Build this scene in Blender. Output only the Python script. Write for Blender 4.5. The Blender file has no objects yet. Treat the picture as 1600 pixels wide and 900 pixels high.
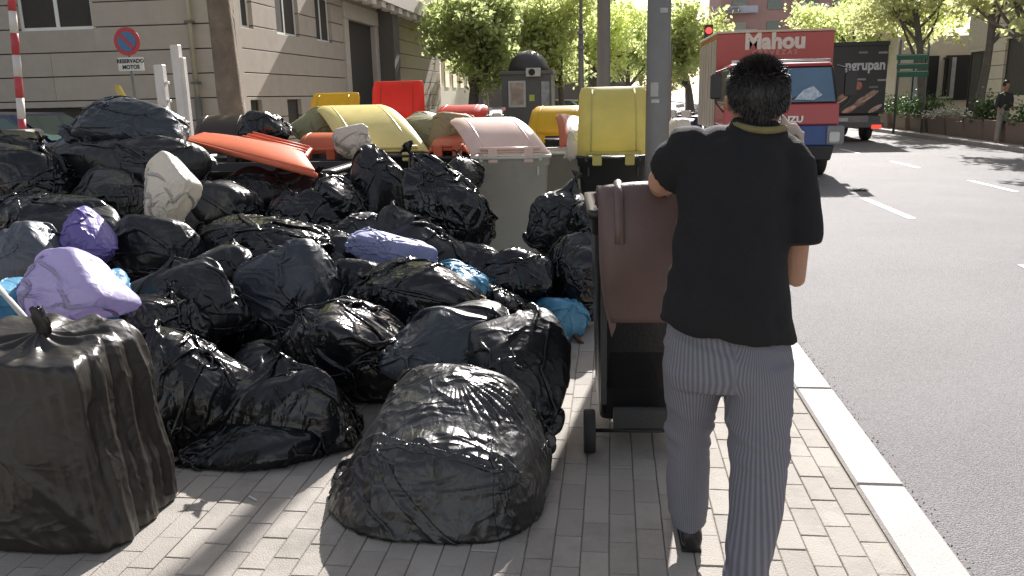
import bpy, bmesh, math, random
import numpy as np
from mathutils import Vector, Matrix
R = math.radians; PI = math.pi
rnd = random.Random(7)
sc = bpy.context.scene; col = sc.collection

# ------------------------------------------------------------ camera
EYE = Vector((0, 0, 1.68)); FPX = 1280.0
cd = bpy.data.cameras.new('camera'); cam = bpy.data.objects.new('camera', cd); col.objects.link(cam)
cd.sensor_width = 36; cd.lens = 36*FPX/1600; cd.clip_start = .05; cd.clip_end = 2000
CM = (Matrix.Rotation(R(7.018), 4, 'Z') @ Matrix.Rotation(PI/2-R(13.25), 4, 'X') @ Matrix.Rotation(R(-1.3), 4, 'Z'))
cam.matrix_world = Matrix.Translation(EYE) @ CM
sc.camera = cam
C3 = CM.to_3x3()
def ray(x, y): return (C3 @ Vector(((x-800)/FPX, (450-y)/FPX, -1))).normalized()
def D(x, y, Y):
    d = ray(x, y); return EYE + d*(Y/d.y)
def G(x, y, z=0.):
    d = ray(x, y); return EYE + d*((z-EYE.z)/d.z)
def Zof(x, y, z=0.): return G(x, y, z).y
# ------------------------------------------------------------ light
SUN_AZ, SUN_EL = R(8.0), R(34)
w = bpy.data.worlds.new('World'); sc.world = w; w.use_nodes = True
nt = w.node_tree; sk = nt.nodes.new('ShaderNodeTexSky'); sk.sky_type = 'NISHITA'; sk.sun_disc = False
sk.sun_elevation = SUN_EL; sk.sun_rotation = SUN_AZ; sk.air_density = 1.2; sk.dust_density = 1.5
hs = nt.nodes.new('ShaderNodeHueSaturation'); hs.inputs['Saturation'].default_value = .55; nt.links.new(sk.outputs[0], hs.inputs['Color'])
wm = nt.nodes.new('ShaderNodeMix'); wm.data_type = 'RGBA'; wm.blend_type = 'MULTIPLY'; wm.inputs['Factor'].default_value = 1; wm.inputs['B'].default_value = (1.08, 1.0, .95, 1)
nt.links.new(hs.outputs[0], wm.inputs['A']); nt.links.new(wm.outputs['Result'], nt.nodes['Background'].inputs[0]); nt.nodes['Background'].inputs[1].default_value = .086
ld = bpy.data.lights.new('sun', 'SUN'); ld.energy = 5.0; ld.angle = R(.55); ld.color = (1, .96, .925)
sun = bpy.data.objects.new('sun', ld); col.objects.link(sun)
sd = Vector((math.sin(SUN_AZ)*math.cos(SUN_EL), math.cos(SUN_AZ)*math.cos(SUN_EL), math.sin(SUN_EL)))
sun.rotation_euler = sd.to_track_quat('Z', 'Y').to_euler()
sc.view_settings.view_transform = 'Standard'; sc.view_settings.look = 'None'
sc.view_settings.exposure = 1.1; sc.view_settings.gamma = 1
sc.cycles.max_bounces = 5; sc.cycles.transparent_max_bounces = 6

# ------------------------------------------------------------ materials
MATS = {}
def mat(name, c, rough=.6, var=.12, scale=6., bump=0., bscale=40., spec=.5, metal=0., trans=0., emit=None, coat=0., gl=None, dirt=0., world=False):
    if name in MATS: return MATS[name]
    m = bpy.data.materials.new(name); m.use_nodes = True; n = m.node_tree.nodes; l = m.node_tree.links
    b = n['Principled BSDF']; tc = n.new('ShaderNodeTexCoord')
    b.inputs['Roughness'].default_value = rough; b.inputs['Metallic'].default_value = metal
    b.inputs['Specular IOR Level'].default_value = spec; b.inputs['Coat Weight'].default_value = coat
    no = n.new('ShaderNodeTexNoise'); no.inputs['Scale'].default_value = scale; no.inputs['Detail'].default_value = 5
    if world:
        gm = n.new('ShaderNodeNewGeometry'); src_ = gm.outputs['Position']
    else: src_ = tc.outputs['Object']
    l.new(src_, no.inputs['Vector'])
    oi = n.new('ShaderNodeObjectInfo')
    ad = n.new('ShaderNodeMath'); ad.operation = 'MULTIPLY_ADD'; ad.inputs[1].default_value = .35
    l.new(oi.outputs['Random'], ad.inputs[0]); l.new(no.outputs['Fac'], ad.inputs[2])
    mr = n.new('ShaderNodeMapRange'); mr.inputs['From Min'].default_value = .35; mr.inputs['From Max'].default_value = 1.0
    mr.inputs['To Min'].default_value = 1-var; mr.inputs['To Max'].default_value = 1+var
    l.new(ad.outputs[0], mr.inputs['Value'])
    mx = n.new('ShaderNodeMix'); mx.data_type = 'RGBA'; mx.blend_type = 'MULTIPLY'; mx.inputs['Factor'].default_value = 1
    mx.inputs['A'].default_value = (*c, 1); l.new(mr.outputs[0], mx.inputs['B'])
    out = mx.outputs['Result']
    if dirt:
        n2 = n.new('ShaderNodeTexNoise'); n2.inputs['Scale'].default_value = scale*.6; n2.inputs['Detail'].default_value = 8; n2.inputs['Roughness'].default_value = .75
        l.new(src_, n2.inputs['Vector'])
        r2 = n.new('ShaderNodeMapRange'); r2.inputs['From Min'].default_value = .5; r2.inputs['From Max'].default_value = .72; r2.inputs['To Max'].default_value = dirt
        l.new(n2.outputs['Fac'], r2.inputs['Value'])
        m2 = n.new('ShaderNodeMix'); m2.data_type = 'RGBA'; l.new(r2.outputs[0], m2.inputs['Factor']); l.new(out, m2.inputs['A'])
        m2.inputs['B'].default_value = (c[0]*.3+.01, c[1]*.3+.01, c[2]*.3+.01, 1); out = m2.outputs['Result']
    l.new(out, b.inputs['Base Color'])
    if bump:
        nb = n.new('ShaderNodeTexNoise'); nb.inputs['Scale'].default_value = bscale; nb.inputs['Detail'].default_value = 6
        l.new(src_, nb.inputs['Vector'])
        bp = n.new('ShaderNodeBump'); bp.inputs['Strength'].default_value = bump; bp.inputs['Distance'].default_value = .02
        l.new(nb.outputs['Fac'], bp.inputs['Height']); l.new(bp.outputs[0], b.inputs['Normal'])
    if emit: b.inputs['Emission Color'].default_value = (*emit[:3], 1); b.inputs['Emission Strength'].default_value = emit[3]
    if trans:
        tr = n.new('ShaderNodeBsdfTranslucent'); l.new(out, tr.inputs['Color'])
        ms = n.new('ShaderNodeMixShader'); ms.inputs[0].default_value = trans
        l.new(b.outputs[0], ms.inputs[1]); l.new(tr.outputs[0], ms.inputs[2]); l.new(ms.outputs[0], n['Material Output'].inputs['Surface'])
    MATS[name] = m; return m

def film(name, c, rough=.3, bump=.5, trans=0., var=.1, scale=1.):
    """thin crumpled plastic film"""
    if name in MATS: return MATS[name]
    m = bpy.data.materials.new(name); m.use_nodes = True; n = m.node_tree.nodes; l = m.node_tree.links
    b = n['Principled BSDF']; tc = n.new('ShaderNodeTexCoord')
    b.inputs['Base Color'].default_value = (*c, 1); b.inputs['Specular IOR Level'].default_value = .5
    oi = n.new('ShaderNodeObjectInfo'); of = n.new('ShaderNodeVectorMath'); of.operation = 'SCALE'; of.inputs[0].default_value = (17, 29, 23); l.new(oi.outputs['Random'], of.inputs['Scale'])
    av = n.new('ShaderNodeVectorMath'); l.new(tc.outputs['Object'], av.inputs[0]); l.new(of.outputs[0], av.inputs[1])
    wn = n.new('ShaderNodeTexNoise'); wn.inputs['Scale'].default_value = 4*scale; wn.inputs['Detail'].default_value = 2
    l.new(av.outputs[0], wn.inputs['Vector'])
    tot = None
    for s, a, st, sh in ((4.5*scale, 1.1, (1, 1, .45), 7), (8*scale, .6, (.4, 1, 1), 6), (17*scale, .18, (1, .6, .7), 5), (38*scale, .04, (1, 1, 1), 3)):
        va = n.new('ShaderNodeVectorMath'); va.operation = 'MULTIPLY'; va.inputs[1].default_value = st; l.new(av.outputs[0], va.inputs[0])
        no = n.new('ShaderNodeTexNoise'); no.inputs['Scale'].default_value = s; no.inputs['Detail'].default_value = 1.5; no.inputs['Distortion'].default_value = .9
        l.new(va.outputs[0], no.inputs['Vector'])
        s1 = n.new('ShaderNodeMath'); s1.operation = 'SUBTRACT'; s1.inputs[1].default_value = .5; l.new(no.outputs['Fac'], s1.inputs[0])
        s2 = n.new('ShaderNodeMath'); s2.operation = 'ABSOLUTE'; l.new(s1.outputs[0], s2.inputs[0])
        s3 = n.new('ShaderNodeMath'); s3.operation = 'MULTIPLY_ADD'; s3.inputs[1].default_value = -sh; s3.inputs[2].default_value = 1; s3.use_clamp = True; l.new(s2.outputs[0], s3.inputs[0])
        s4 = n.new('ShaderNodeMath'); s4.operation = 'MULTIPLY_ADD'; s4.inputs[1].default_value = a; s4.inputs[2].default_value = 0; l.new(s3.outputs[0], s4.inputs[0])
        if tot is not None: l.new(tot, s4.inputs[2])
        tot = s4.outputs[0]
    bp = n.new('ShaderNodeBump'); bp.inputs['Strength'].default_value = bump; bp.inputs['Distance'].default_value = .02
    l.new(tot, bp.inputs['Height']); l.new(bp.outputs[0], b.inputs['Normal'])
    rr = n.new('ShaderNodeMapRange'); rr.inputs['To Min'].default_value = rough*.6; rr.inputs['To Max'].default_value = rough*1.5
    l.new(wn.outputs['Fac'], rr.inputs['Value']); l.new(rr.outputs[0], b.inputs['Roughness'])
    if trans:
        tr = n.new('ShaderNodeBsdfTranslucent'); tr.inputs['Color'].default_value = (*c, 1); l.new(bp.outputs[0], tr.inputs['Normal'])
        ms = n.new('ShaderNodeMixShader'); ms.inputs[0].default_value = trans
        l.new(b.outputs[0], ms.inputs[1]); l.new(tr.outputs[0], ms.inputs[2]); l.new(ms.outputs[0], n['Material Output'].inputs['Surface'])
    MATS[name] = m; return m

F_BLACK = film('black_film', (.0075, .008, .0095), .18, .36)
F_MATT = film('matt_black_film', (.013, .0135, .015), .36, .3)
F_BROWN = film('brownish_black_film', (.019, .016, .013), .38, .22)
F_GREY = film('grey_film', (.07, .08, .10), .4, .35)
F_HERO = film('shiny_black_film', (.016, .016, .017), .34, .62)
F_HERO.node_tree.nodes['Principled BSDF'].inputs['Specular IOR Level'].default_value = .75
F_SLATE = film('slate_film', (.030, .036, .045), .35, .4)
F_WHITE = film('white_film', (.62, .59, .53), .45, .3, .35)
F_LAV = film('lavender_film', (.50, .45, .66), .38, .30, .4)
F_PURP = film('purple_film', (.20, .16, .44), .35, .4, .25)
F_PERI = film('periwinkle_film', (.26, .28, .46), .5, .35, .2)
F_BLUE = film('blue_film', (.10, .32, .50), .38, .4, .3)
F_OLIVE = film('khaki_film', (.28, .26, .14), .5, .3, .2)
F_TAN = film('tan_film', (.34, .26, .14), .6, .2, .2)
F_RUST = film('rust_film', (.16, .07, .045), .45, .35, .2)

# ------------------------------------------------------------ object helpers
def tag(o, label=None, cat=None, group=None, kind=None):
    if label: o['label'] = label
    if cat: o['category'] = cat
    if group: o['group'] = group
    if kind: o['kind'] = kind
    return o
def empty(name, loc, rz=0, label=None, cat=None, group=None):
    o = bpy.data.objects.new(name, None); col.objects.link(o); o.location = loc; o.rotation_euler.z = rz
    o.empty_display_size = .1
    return tag(o, label, cat, group)
def link(name, me, m, parent=None, loc=None):
    o = bpy.data.objects.new(name, me); col.objects.link(o)
    if m is not None and not len(me.materials): me.materials.append(m)
    if parent is not None: o.parent = parent
    if loc is not None: o.location = loc
    return o
def copy_tree(o, parent=None):
    c = o.copy(); col.objects.link(c)
    if parent: c.parent = parent
    for ch in o.children: copy_tree(ch, c)
    return c
class MB:
    def __init__(s): s.v = []; s.f = []
    def add(s, vs, fs):
        k = len(s.v); s.v += [tuple(v) for v in vs]; s.f += [tuple(i+k for i in f) for f in fs]; return s
    def box(s, x0, x1, y0, y1, z0, z1, c=0.):
        if c <= 0:
            v = [(x, y, z) for z in (z0, z1) for y in (y0, y1) for x in (x0, x1)]
            return s.add(v, [(0, 2, 3, 1), (4, 5, 7, 6), (0, 1, 5, 4), (2, 6, 7, 3), (0, 4, 6, 2), (1, 3, 7, 5)])
        v = []
        for z, q in ((z0, c), (z0+c, 0), (z1-c, 0), (z1, c)):
            v += [(x0+q, y0+q, z), (x1-q, y0+q, z), (x1-q, y1-q, z), (x0+q, y1-q, z)]
        f = [(3, 2, 1, 0), (12, 13, 14, 15)]
        for r_ in range(3):
            for i in range(4):
                j = (i+1) % 4; a = r_*4
                f.append((a+i, a+j, a+4+j, a+4+i))
        return s.add(v, f)
    def loft(s, rings, cap=True):
        n = len(rings[0]); v = [p for r_ in rings for p in r_]; f = []
        for a in range(len(rings)-1):
            for i in range(n):
                j = (i+1) % n; f.append((a*n+i, a*n+j, (a+1)*n+j, (a+1)*n+i))
        if cap: f.append(tuple(reversed(range(n)))); f.append(tuple((len(rings)-1)*n+i for i in range(n)))
        return s.add(v, f)
    def tube(s, pts, rad, n=10, cap=True):
        pts = [Vector(p) for p in pts]; rings = []
        if not hasattr(rad, '__len__'): rad = [rad]*len(pts)
        up = None
        for i, p in enumerate(pts):
            t = (pts[min(i+1, len(pts)-1)]-pts[max(i-1, 0)]).normalized()
            if up is None: up = Vector((0, 0, 1)) if abs(t.z) < .9 else Vector((1, 0, 0))
            a = t.cross(up).normalized(); b = a.cross(t).normalized(); up = b
            rings.append([p+(a*math.cos(2*PI*k/n)+b*math.sin(2*PI*k/n))*rad[i] for k in range(n)])
        return s.loft(rings, cap)
    def grid(s, fn, nu, nv):
        v = [fn(i/nu, j/nv) for j in range(nv+1) for i in range(nu+1)]
        f = [(j*(nu+1)+i, j*(nu+1)+i+1, (j+1)*(nu+1)+i+1, (j+1)*(nu+1)+i) for j in range(nv) for i in range(nu)]
        return s.add(v, f)
    def disc(s, c, r_, n=20, ax='y', th=.02):
        rings = []
        for k in (0, th):
            rr = []
            for i in range(n):
                a = 2*PI*i/n; u, v = math.cos(a)*r_, math.sin(a)*r_
                rr.append((c[0]+u, c[1]+k, c[2]+v) if ax == 'y' else ((c[0]+k, c[1]+u, c[2]+v) if ax == 'x' else (c[0]+u, c[1]+v, c[2]+k)))
            rings.append(rr)
        return s.loft(rings)
    def mesh(s, name='m', smooth=False, xf=None):
        me = bpy.data.meshes.new(name); vv = s.v
        if xf is not None: vv = [tuple(xf @ Vector(v)) for v in vv]
        me.from_pydata(vv, [], s.f)
        if smooth: me.polygons.foreach_set('use_smooth', [True]*len(me.polygons))
        me.update(); return me
    def build(s, name, m, parent=None, smooth=False, loc=None, bevel=0, off=None, wn=False):
        if off is not None: s.v = [(v[0]-off[0], v[1]-off[1], v[2]-off[2]) for v in s.v]
        o = link(name, s.mesh(name, smooth), m, parent, loc)
        if bevel:
            b = o.modifiers.new('b', 'BEVEL'); b.width = bevel; b.segments = 2; b.limit_method = 'ANGLE'; b.angle_limit = R(35)
        return o
def recalc(me):
    bm = bmesh.new(); bm.from_mesh(me); bmesh.ops.recalc_face_normals(bm, faces=bm.faces); bm.to_mesh(me); bm.free()
def rrect(cx, cy, z, hw, hd, r_, n=4):
    out = []
    for qx, qy, a0 in ((1, 1, 0), (-1, 1, 90), (-1, -1, 180), (1, -1, 270)):
        for k in range(n+1):
            a = R(a0+90*k/n); out.append((cx+qx*(hw-r_)+r_*math.cos(a), cy+qy*(hd-r_)+r_*math.sin(a), z))
    return out
TXT = {}
def text(s, size, depth=.004, bold=0., xsc=1.):
    cu = bpy.data.curves.new('t', 'FONT'); cu.body = s; cu.size = size; cu.extrude = depth; cu.offset = bold
    cu.align_x = 'CENTER'; cu.align_y = 'CENTER'; cu.resolution_u = 3
    o = bpy.data.objects.new('t', cu); col.objects.link(o)
    dg = bpy.context.evaluated_depsgraph_get(); me = bpy.data.meshes.new_from_object(o.evaluated_get(dg))
    bpy.data.objects.remove(o)
    # stand it up facing -Y
    me.transform(Matrix.Rotation(PI/2, 4, 'X') @ Matrix.Diagonal((xsc, 1, 1, 1))); return me

# ------------------------------------------------------------ noise (numpy)
_T = np.random.RandomState(3).rand(64, 64, 64).astype(np.float32)
def vn(P):
    i = np.floor(P).astype(np.int64); f = P-i; f = f*f*(3-2*f); i &= 63; j = (i+1) & 63
    x0, y0, z0 = i.T; x1, y1, z1 = j.T; a, b, c = f.T
    return (((_T[x0, y0, z0]*(1-a)+_T[x1, y0, z0]*a)*(1-b)+(_T[x0, y1, z0]*(1-a)+_T[x1, y1, z0]*a)*b)*(1-c)
            + ((_T[x0, y0, z1]*(1-a)+_T[x1, y0, z1]*a)*(1-b)+(_T[x0, y1, z1]*(1-a)+_T[x1, y1, z1]*a)*b)*c)*2-1
def fbm(P, o=4, g=.5):
    s = 0; a = 1.
    for k in range(o): s = s+a*vn(P*2**k+17.3*k); a *= g
    return s
def folds(P, rs, n=7, f0=1.4, g=1.45, warp=.35):
    """sum of sharp triangular folds in random directions: crumpled sheet"""
    s = np.zeros(len(P)); a = 1.; f = f0
    for k in range(n):
        d = rs.randn(3); d /= np.linalg.norm(d)
        t = (P @ d)*f + warp*vn(P*f*.8+rs.rand(3)*50) + rs.rand()
        tri = np.abs(t-np.floor(t)-.5)*2
        msk = np.clip(.5+.9*vn(P*f*.5+rs.rand(3)*50), 0, 1)
        s += a*(tri-.5)*msk; a /= g*.98; f *= g
    return s
_ICO = {}
def ico(l):
    if l not in _ICO:
        bm = bmesh.new(); bmesh.ops.create_icosphere(bm, subdivisions=l, radius=1); bm.verts.ensure_lookup_table()
        v = np.array([x.co for x in bm.verts]); f = np.array([[x.index for x in q.verts] for q in bm.faces]); bm.free(); _ICO[l] = (v, f)
    return _ICO[l]
def npmesh(name, V, F, smooth=True):
    me = bpy.data.meshes.new(name); k = F.shape[1]
    me.vertices.add(len(V)); me.vertices.foreach_set('co', np.asarray(V, dtype=np.float32).ravel())
    me.loops.add(F.size); me.loops.foreach_set('vertex_index', F.ravel().astype(np.int32))
    me.polygons.add(len(F)); me.polygons.foreach_set('loop_start', np.arange(0, F.size, k, dtype=np.int32))
    me.polygons.foreach_set('use_smooth', np.full(len(F), smooth)); me.update(calc_edges=True); return me

# ------------------------------------------------------------ film simulation: slack plastic sucked onto its contents
def topo(l):
    """neighbour tables of the icosphere: ring (N,6) and the vertices across each edge (N,6)"""
    v, f = ico(l); N = len(v); nb = [[] for _ in range(N)]; op = [[] for _ in range(N)]; em = {}
    for a, b, c in f.tolist():
        for i, j, k in ((a, b, c), (b, c, a), (c, a, b)):
            key = (i, j) if i < j else (j, i)
            if key in em: o = em[key]; nb[i].append(j); nb[j].append(i); op[o].append(k); op[k].append(o)
            else: em[key] = k
    def pad(L): 
        A = np.zeros((N, 6), np.int64); M = np.zeros((N, 6), np.float32)
        for i, r_ in enumerate(L): A[i, :len(r_)] = r_; M[i, :len(r_)] = 1; A[i, len(r_):] = i
        return A, M
    return pad(nb), pad(op)
_TOP = {}; _UP = {}
def unit(v): v = np.array(v, float); return v/np.linalg.norm(v)
def upmap(l):
    if l not in _UP:
        from mathutils.kdtree import KDTree
        a, b = ico(l)[0], ico(l+1)[0]; kd = KDTree(len(a))
        for i, p in enumerate(a): kd.insert(p, i)
        kd.balance(); m = np.zeros((len(b), 2), np.int64)
        for i, p in enumerate(b):
            r_ = kd.find_n(p, 2); m[i] = (r_[0][1], r_[0][1]) if r_[0][2] < 1e-4 else (r_[0][1], r_[1][1])
        _UP[l] = m
    return _UP[l]
def simbag(seed, top=6, planes=None, hp=9, slack=1.28, steps=(55, 22), grav=.0007, suck=.005, pinch=.30, facets=12, bend=.5, hmin=.80, fine=1.04, fric=.75):
    rs = np.random.RandomState(seed)
    if planes is None:
        nn = rs.randn(facets, 3); nn /= np.linalg.norm(nn, axis=1)[:, None]; hh = rs.uniform(hmin, 1.04, facets)
        nn = np.vstack([np.eye(3), -np.eye(3), nn]); hh = np.r_[np.ones(6), hh]
    else: nn = np.array([unit(a) for a, _ in planes]); hh = np.array([b for _, b in planes])
    nh = (nn/hh[:, None]).T.astype(np.float32)
    def rad(X):
        L = np.linalg.norm(X, axis=1)+1e-9; d = X/L[:, None]
        return L, ((np.maximum(0, d @ nh)**hp).sum(1)**(-1/hp)), d
    X = None
    for lev in range(5, top+1):
        if lev not in _TOP: _TOP[lev] = topo(lev)
        (nb, nm), (op, om) = _TOP[lev]; v, F = ico(lev); v = v.astype(np.float32)
        _, r0, _ = rad(v); B = (v*r0[:, None]).astype(np.float32); sl = slack*(fine**(lev-5))
        sm = sl*(1+.10*vn(B*1.3+seed)[:, None])
        L0 = (np.linalg.norm(B[nb]-B[:, None], axis=2)*sm).astype(np.float32); L2 = (np.linalg.norm(B[op]-B[:, None], axis=2)*sm).astype(np.float32)
        if X is None: X = (B*1.12+.06*fbm(B*2+seed, 3)[:, None]*v).astype(np.float32)
        else: m = upmap(lev-1); X = ((X[m[:, 0]]+X[m[:, 1]])/2+.004*fbm(B*12+seed, 2)[:, None]*v).astype(np.float32)
        Vv = np.zeros_like(X); cn = nm.sum(1)[:, None]; co = np.maximum(1, om.sum(1))[:, None]
        th = np.arccos(np.clip(v[:, 2], -1, 1)); pm_ = np.clip(1-th/max(pinch, 1e-3), 0, 1)
        n_ = steps[min(lev-5, len(steps)-1)]
        for s in range(n_):
            L, r_, d = rad(X); k = min(1., (s+1)/(n_*.3)) if lev == 5 else 1
            Vv = Vv*.9-d*suck*k; Vv[:, 2] -= grav
            Xp = X.copy(); X = X+Vv
            if pinch:
                g_ = (min(1., s/(n_*.5)) if lev == 5 else 1)*.3; tz = 1.10+.16*pm_; rr_ = np.hypot(X[:, 0], X[:, 1])+1e-6; tr_ = np.minimum(rr_, .035+.16*(1-pm_)**1.5)
                w_ = np.where(pm_ > 0, g_, 0)
                X[:, 0] += (X[:, 0]/rr_*tr_-X[:, 0])*w_; X[:, 1] += (X[:, 1]/rr_*tr_-X[:, 1])*w_; X[:, 2] += (tz-X[:, 2])*w_
            for it in range(8):
                D_ = X[nb]-X[:, None]; ln = np.sqrt((D_*D_).sum(2))+1e-9; X = X+(((ln-L0)/ln*nm)[..., None]*D_).sum(1)/cn*.85
                D_ = X[op]-X[:, None]; ln = np.sqrt((D_*D_).sum(2))+1e-9; t_ = np.minimum(0, ln-L2*.90)/ln*om; X = X+(t_[..., None]*D_).sum(1)/co*bend
            L, r_, d = rad(X); q = L < r_*.985; Y_ = X[q]*(1-fric)+Xp[q]*fric; Y_ /= np.linalg.norm(Y_, axis=1)[:, None]; X[q] = Y_*(r_[q]*.985)[:, None]
            X[:, 2] = np.maximum(X[:, 2], -1.02); X = X.astype(np.float32)
            Vv = (X-Xp)*.9
    X = X*.7+.3*((X[nb]*nm[..., None]).sum(1)/cn)
    return X.astype(float), F

# ------------------------------------------------------------ trash bags
PROTO = {}
def proto(kind, k):
    """a few simulated sacks, each reused turned and stretched; kind: neck / plain / soft"""
    if (kind, k) not in PROTO:
        sl = {'neck': (1.30, 1.40, 1.34, 1.44), 'plain': (1.32, 1.46, 1.26, 1.42, 1.36), 'soft': (1.30, 1.24)}[kind][k]
        PROTO[kind, k] = simbag(40+k*7+len(kind), slack=sl, pinch=.30 if kind == 'neck' else 0, hp=8 if kind == 'soft' else 10, grav=.0013, hmin=.86 if kind == 'soft' else .76, facets=9 if kind == 'soft' else 14, fric=.7)
    return PROTO[kind, k]
BAGN = [0]
G1 = 'black rubbish bags heaped on the pavement'
def unit(v): v = np.array(v, float); return v/np.linalg.norm(v)
def bag(label, cx, cy, wpx, hpx, Y, m=F_BLACK, depth=None, neck=(.1, .1, 1), rot=0., group=None, minz=.004, knotm=None, seed=None, sag=.09, knot=None,
        name='trash_bag', kind=None, own=None, shear=0., cone=0., spin=None, **_):
    BAGN[0] += 1; seed = BAGN[0]*13+5 if seed is None else seed; rs = np.random.RandomState(seed)
    c = D(cx, cy, Y); dist = (c-EYE).length*math.cos(math.atan(math.hypot(cx-800, cy-450)/FPX))
    if group == G1 and own is None: wpx *= 1.10; hpx *= 1.10
    rx = wpx/2*dist/FPX; rz = hpx/2*dist/FPX; ry = depth/2 if depth else (rx+rz)/2*.95
    if own is not None: X, F = own; kind = 'own'
    else:
        if kind is None: kind = 'neck' if (knot is not False and rs.rand() < .5) else 'plain'
        X, F = proto(kind, int(rs.randint({'neck': 4, 'plain': 5, 'soft': 2}[kind])))
    n = unit(neck); q = Vector(n).to_track_quat('Z', 'Y').to_matrix()
    tw = rs.rand()*2*PI if spin is None else spin
    Mn = np.array(q @ Matrix.Rotation(tw, 3, 'Z')) if own is None else np.eye(3)
    if own is None and rs.rand() < .5: X = X*np.array([-1, 1, 1]); F = F[:, ::-1]
    dims = np.array([rx, ry, rz])*(.97 if kind == 'neck' else 1.0); s = float(dims.prod()**(1/3))
    a = R(rot); M = np.array([[math.cos(a), 0, math.sin(a)], [0, 1, 0], [-math.sin(a), 0, math.cos(a)]])
    P = (X @ Mn.T)*dims
    P[:, :2] *= (1-sag*(P[:, 2]/rz)-cone*np.clip(P[:, 2]/rz+.1, 0, 1.2))[:, None]; P[:, 0] += shear*P[:, 2]
    P = P @ M.T; W = P+np.array(c)
    dn = np.clip((minz-W[:, 2])/rz, 0, 1)[:, None]; W[:, :2] += (np.array([c.x, c.y])-W[:, :2])*np.clip(dn*1.5, 0, .6)
    lo = W[:, 2] < minz
    W[lo, 2] = minz+np.clip(W[lo, 2]-minz, -.3, 0)*.015+.002*vn(W[lo]*20)+.003
    root = empty(name, (c.x, c.y, max(minz, float(W[:, 2].min()))), label=label, cat='trash bag', group=group)
    b0 = np.array(root.location)
    link('sack', npmesh('sack', W-b0, F), m, root)
    if kind == 'neck' and knot is not False:
        it = int(np.argmax(X[:, 2])); k0 = W[it]-b0; nd = unit(W[it]-np.array(c)); g1 = unit(np.cross(nd, [.3, .9, .1])); g2 = np.cross(nd, g1)
        nr, na = 22, 7; vs = []; L = s*.22
        for j in range(na+1):
            t = j/na; rad = s*(.035+.13*t**1.4)
            for i in range(nr):
                a = 2*PI*i/nr; k = 1+.5*math.sin(a*5+seed)*t+.25*math.sin(a*9+seed*2+t*4)*t; fl = .4+.6*abs(math.sin(a+seed))
                vs.append(tuple(k0+nd*(L*t*fl-s*.05)+(g1*math.cos(a)+g2*math.sin(a)*(1-.6*t))*rad*k))
        MB().add(vs, [(j*nr+i, j*nr+(i+1) % nr, (j+1)*nr+(i+1) % nr, (j+1)*nr+i) for j in range(na) for i in range(nr)]).build('knot', knotm or m, root, True)
    return root

# ------------------------------------------------------------ body helper (one continuous surface)
def ring(xl, xr, y, Y, dy, n=20, tilt=0., yr=None):
    pl = D(xl, y, Y); pr = D(xr, y if yr is None else yr, Y+tilt); c = (pl+pr)/2; a = (pr-pl)/2
    return [c+a*math.cos(2*PI*k/n)+Vector((0, dy, 0))*math.sin(2*PI*k/n) for k in range(n)]
def remesh(mb, vox, smooth=4, wr=None, sub=0):
    me = mb.mesh('r'); recalc(me); o = bpy.data.objects.new('r', me); col.objects.link(o)
    m_ = o.modifiers.new('r', 'REMESH'); m_.mode = 'VOXEL'; m_.voxel_size = vox; m_.use_smooth_shade = True
    if smooth: s_ = o.modifiers.new('s', 'SMOOTH'); s_.factor = .5; s_.iterations = smooth
    dg = bpy.context.evaluated_depsgraph_get(); out = bpy.data.meshes.new_from_object(o.evaluated_get(dg)); bpy.data.objects.remove(o)
    if wr:
        V = np.empty(len(out.vertices)*3, np.float32); out.vertices.foreach_get('co', V); V = V.reshape(-1, 3)
        N = np.empty(len(out.vertices)*3, np.float32); out.vertices.foreach_get('normal', N); N = N.reshape(-1, 3)
        V = V+N*wr(V.astype(float))[:, None]; out.vertices.foreach_set('co', V.astype(np.float32).ravel()); out.update()
    out.polygons.foreach_set('use_smooth', [True]*len(out.polygons)); return out
def shift(me, o): me.transform(Matrix.Translation(-Vector(o))); return me

# ============================================================ THE SETTING
asph = mat('asphalt', (.222, .213, .216), .78, .12, .45, .7, 130, .25, dirt=.22, world=True)
def speckle(m, s=160, lo=.5, hi=1.35):
    n = m.node_tree.nodes; l = m.node_tree.links; b = n['Principled BSDF']; src = b.inputs['Base Color'].links[0].from_socket
    no = n.new('ShaderNodeTexNoise'); no.inputs['Scale'].default_value = s; no.inputs['Detail'].default_value = 2
    tc = n.new('ShaderNodeTexCoord'); l.new(tc.outputs['Object'], no.inputs['Vector'])
    mr = n.new('ShaderNodeMapRange'); mr.inputs['From Min'].default_value = .35; mr.inputs['From Max'].default_value = .65
    mr.inputs['To Min'].default_value = lo; mr.inputs['To Max'].default_value = hi; l.new(no.outputs['Fac'], mr.inputs['Value'])
    mx = n.new('ShaderNodeMix'); mx.data_type = 'RGBA'; mx.blend_type = 'MULTIPLY'; mx.inputs['Factor'].default_value = 1
    l.new(src, mx.inputs['A']); l.new(mr.outputs[0], mx.inputs['B']); l.new(mx.outputs['Result'], b.inputs['Base Color'])
speckle(asph, 110, .74, 1.2)
M_paver = mat('paver_concrete', (.33, .303, .27), .8, .16, 2.2, .35, 160, .3, dirt=.55, world=True)
M_pbase = mat('paver_joint', (.19, .17, .14), .9, .2, 20, .4, 90)
M_kerb = mat('kerb_granite', (.37, .345, .325), .7, .10, 3, .25, 120, .4, dirt=.3, world=True); speckle(M_kerb, 220, .85, 1.1)
M_line = mat('road_paint', (.50, .48, .48), .6, .2, 12, .2, 80, dirt=.4)
RZ = -.13
g = MB().box(-400, 400, -60, 900, -1.2, RZ).build('road', asph); tag(g, kind='structure')
KX0, KX1 = G(1425, 900).x, G(1520, 900).x
g = MB().box(-60, KX0-.004, -6, 300, -.6, -.007).build('pavement', M_pbase); tag(g, kind='structure')
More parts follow.
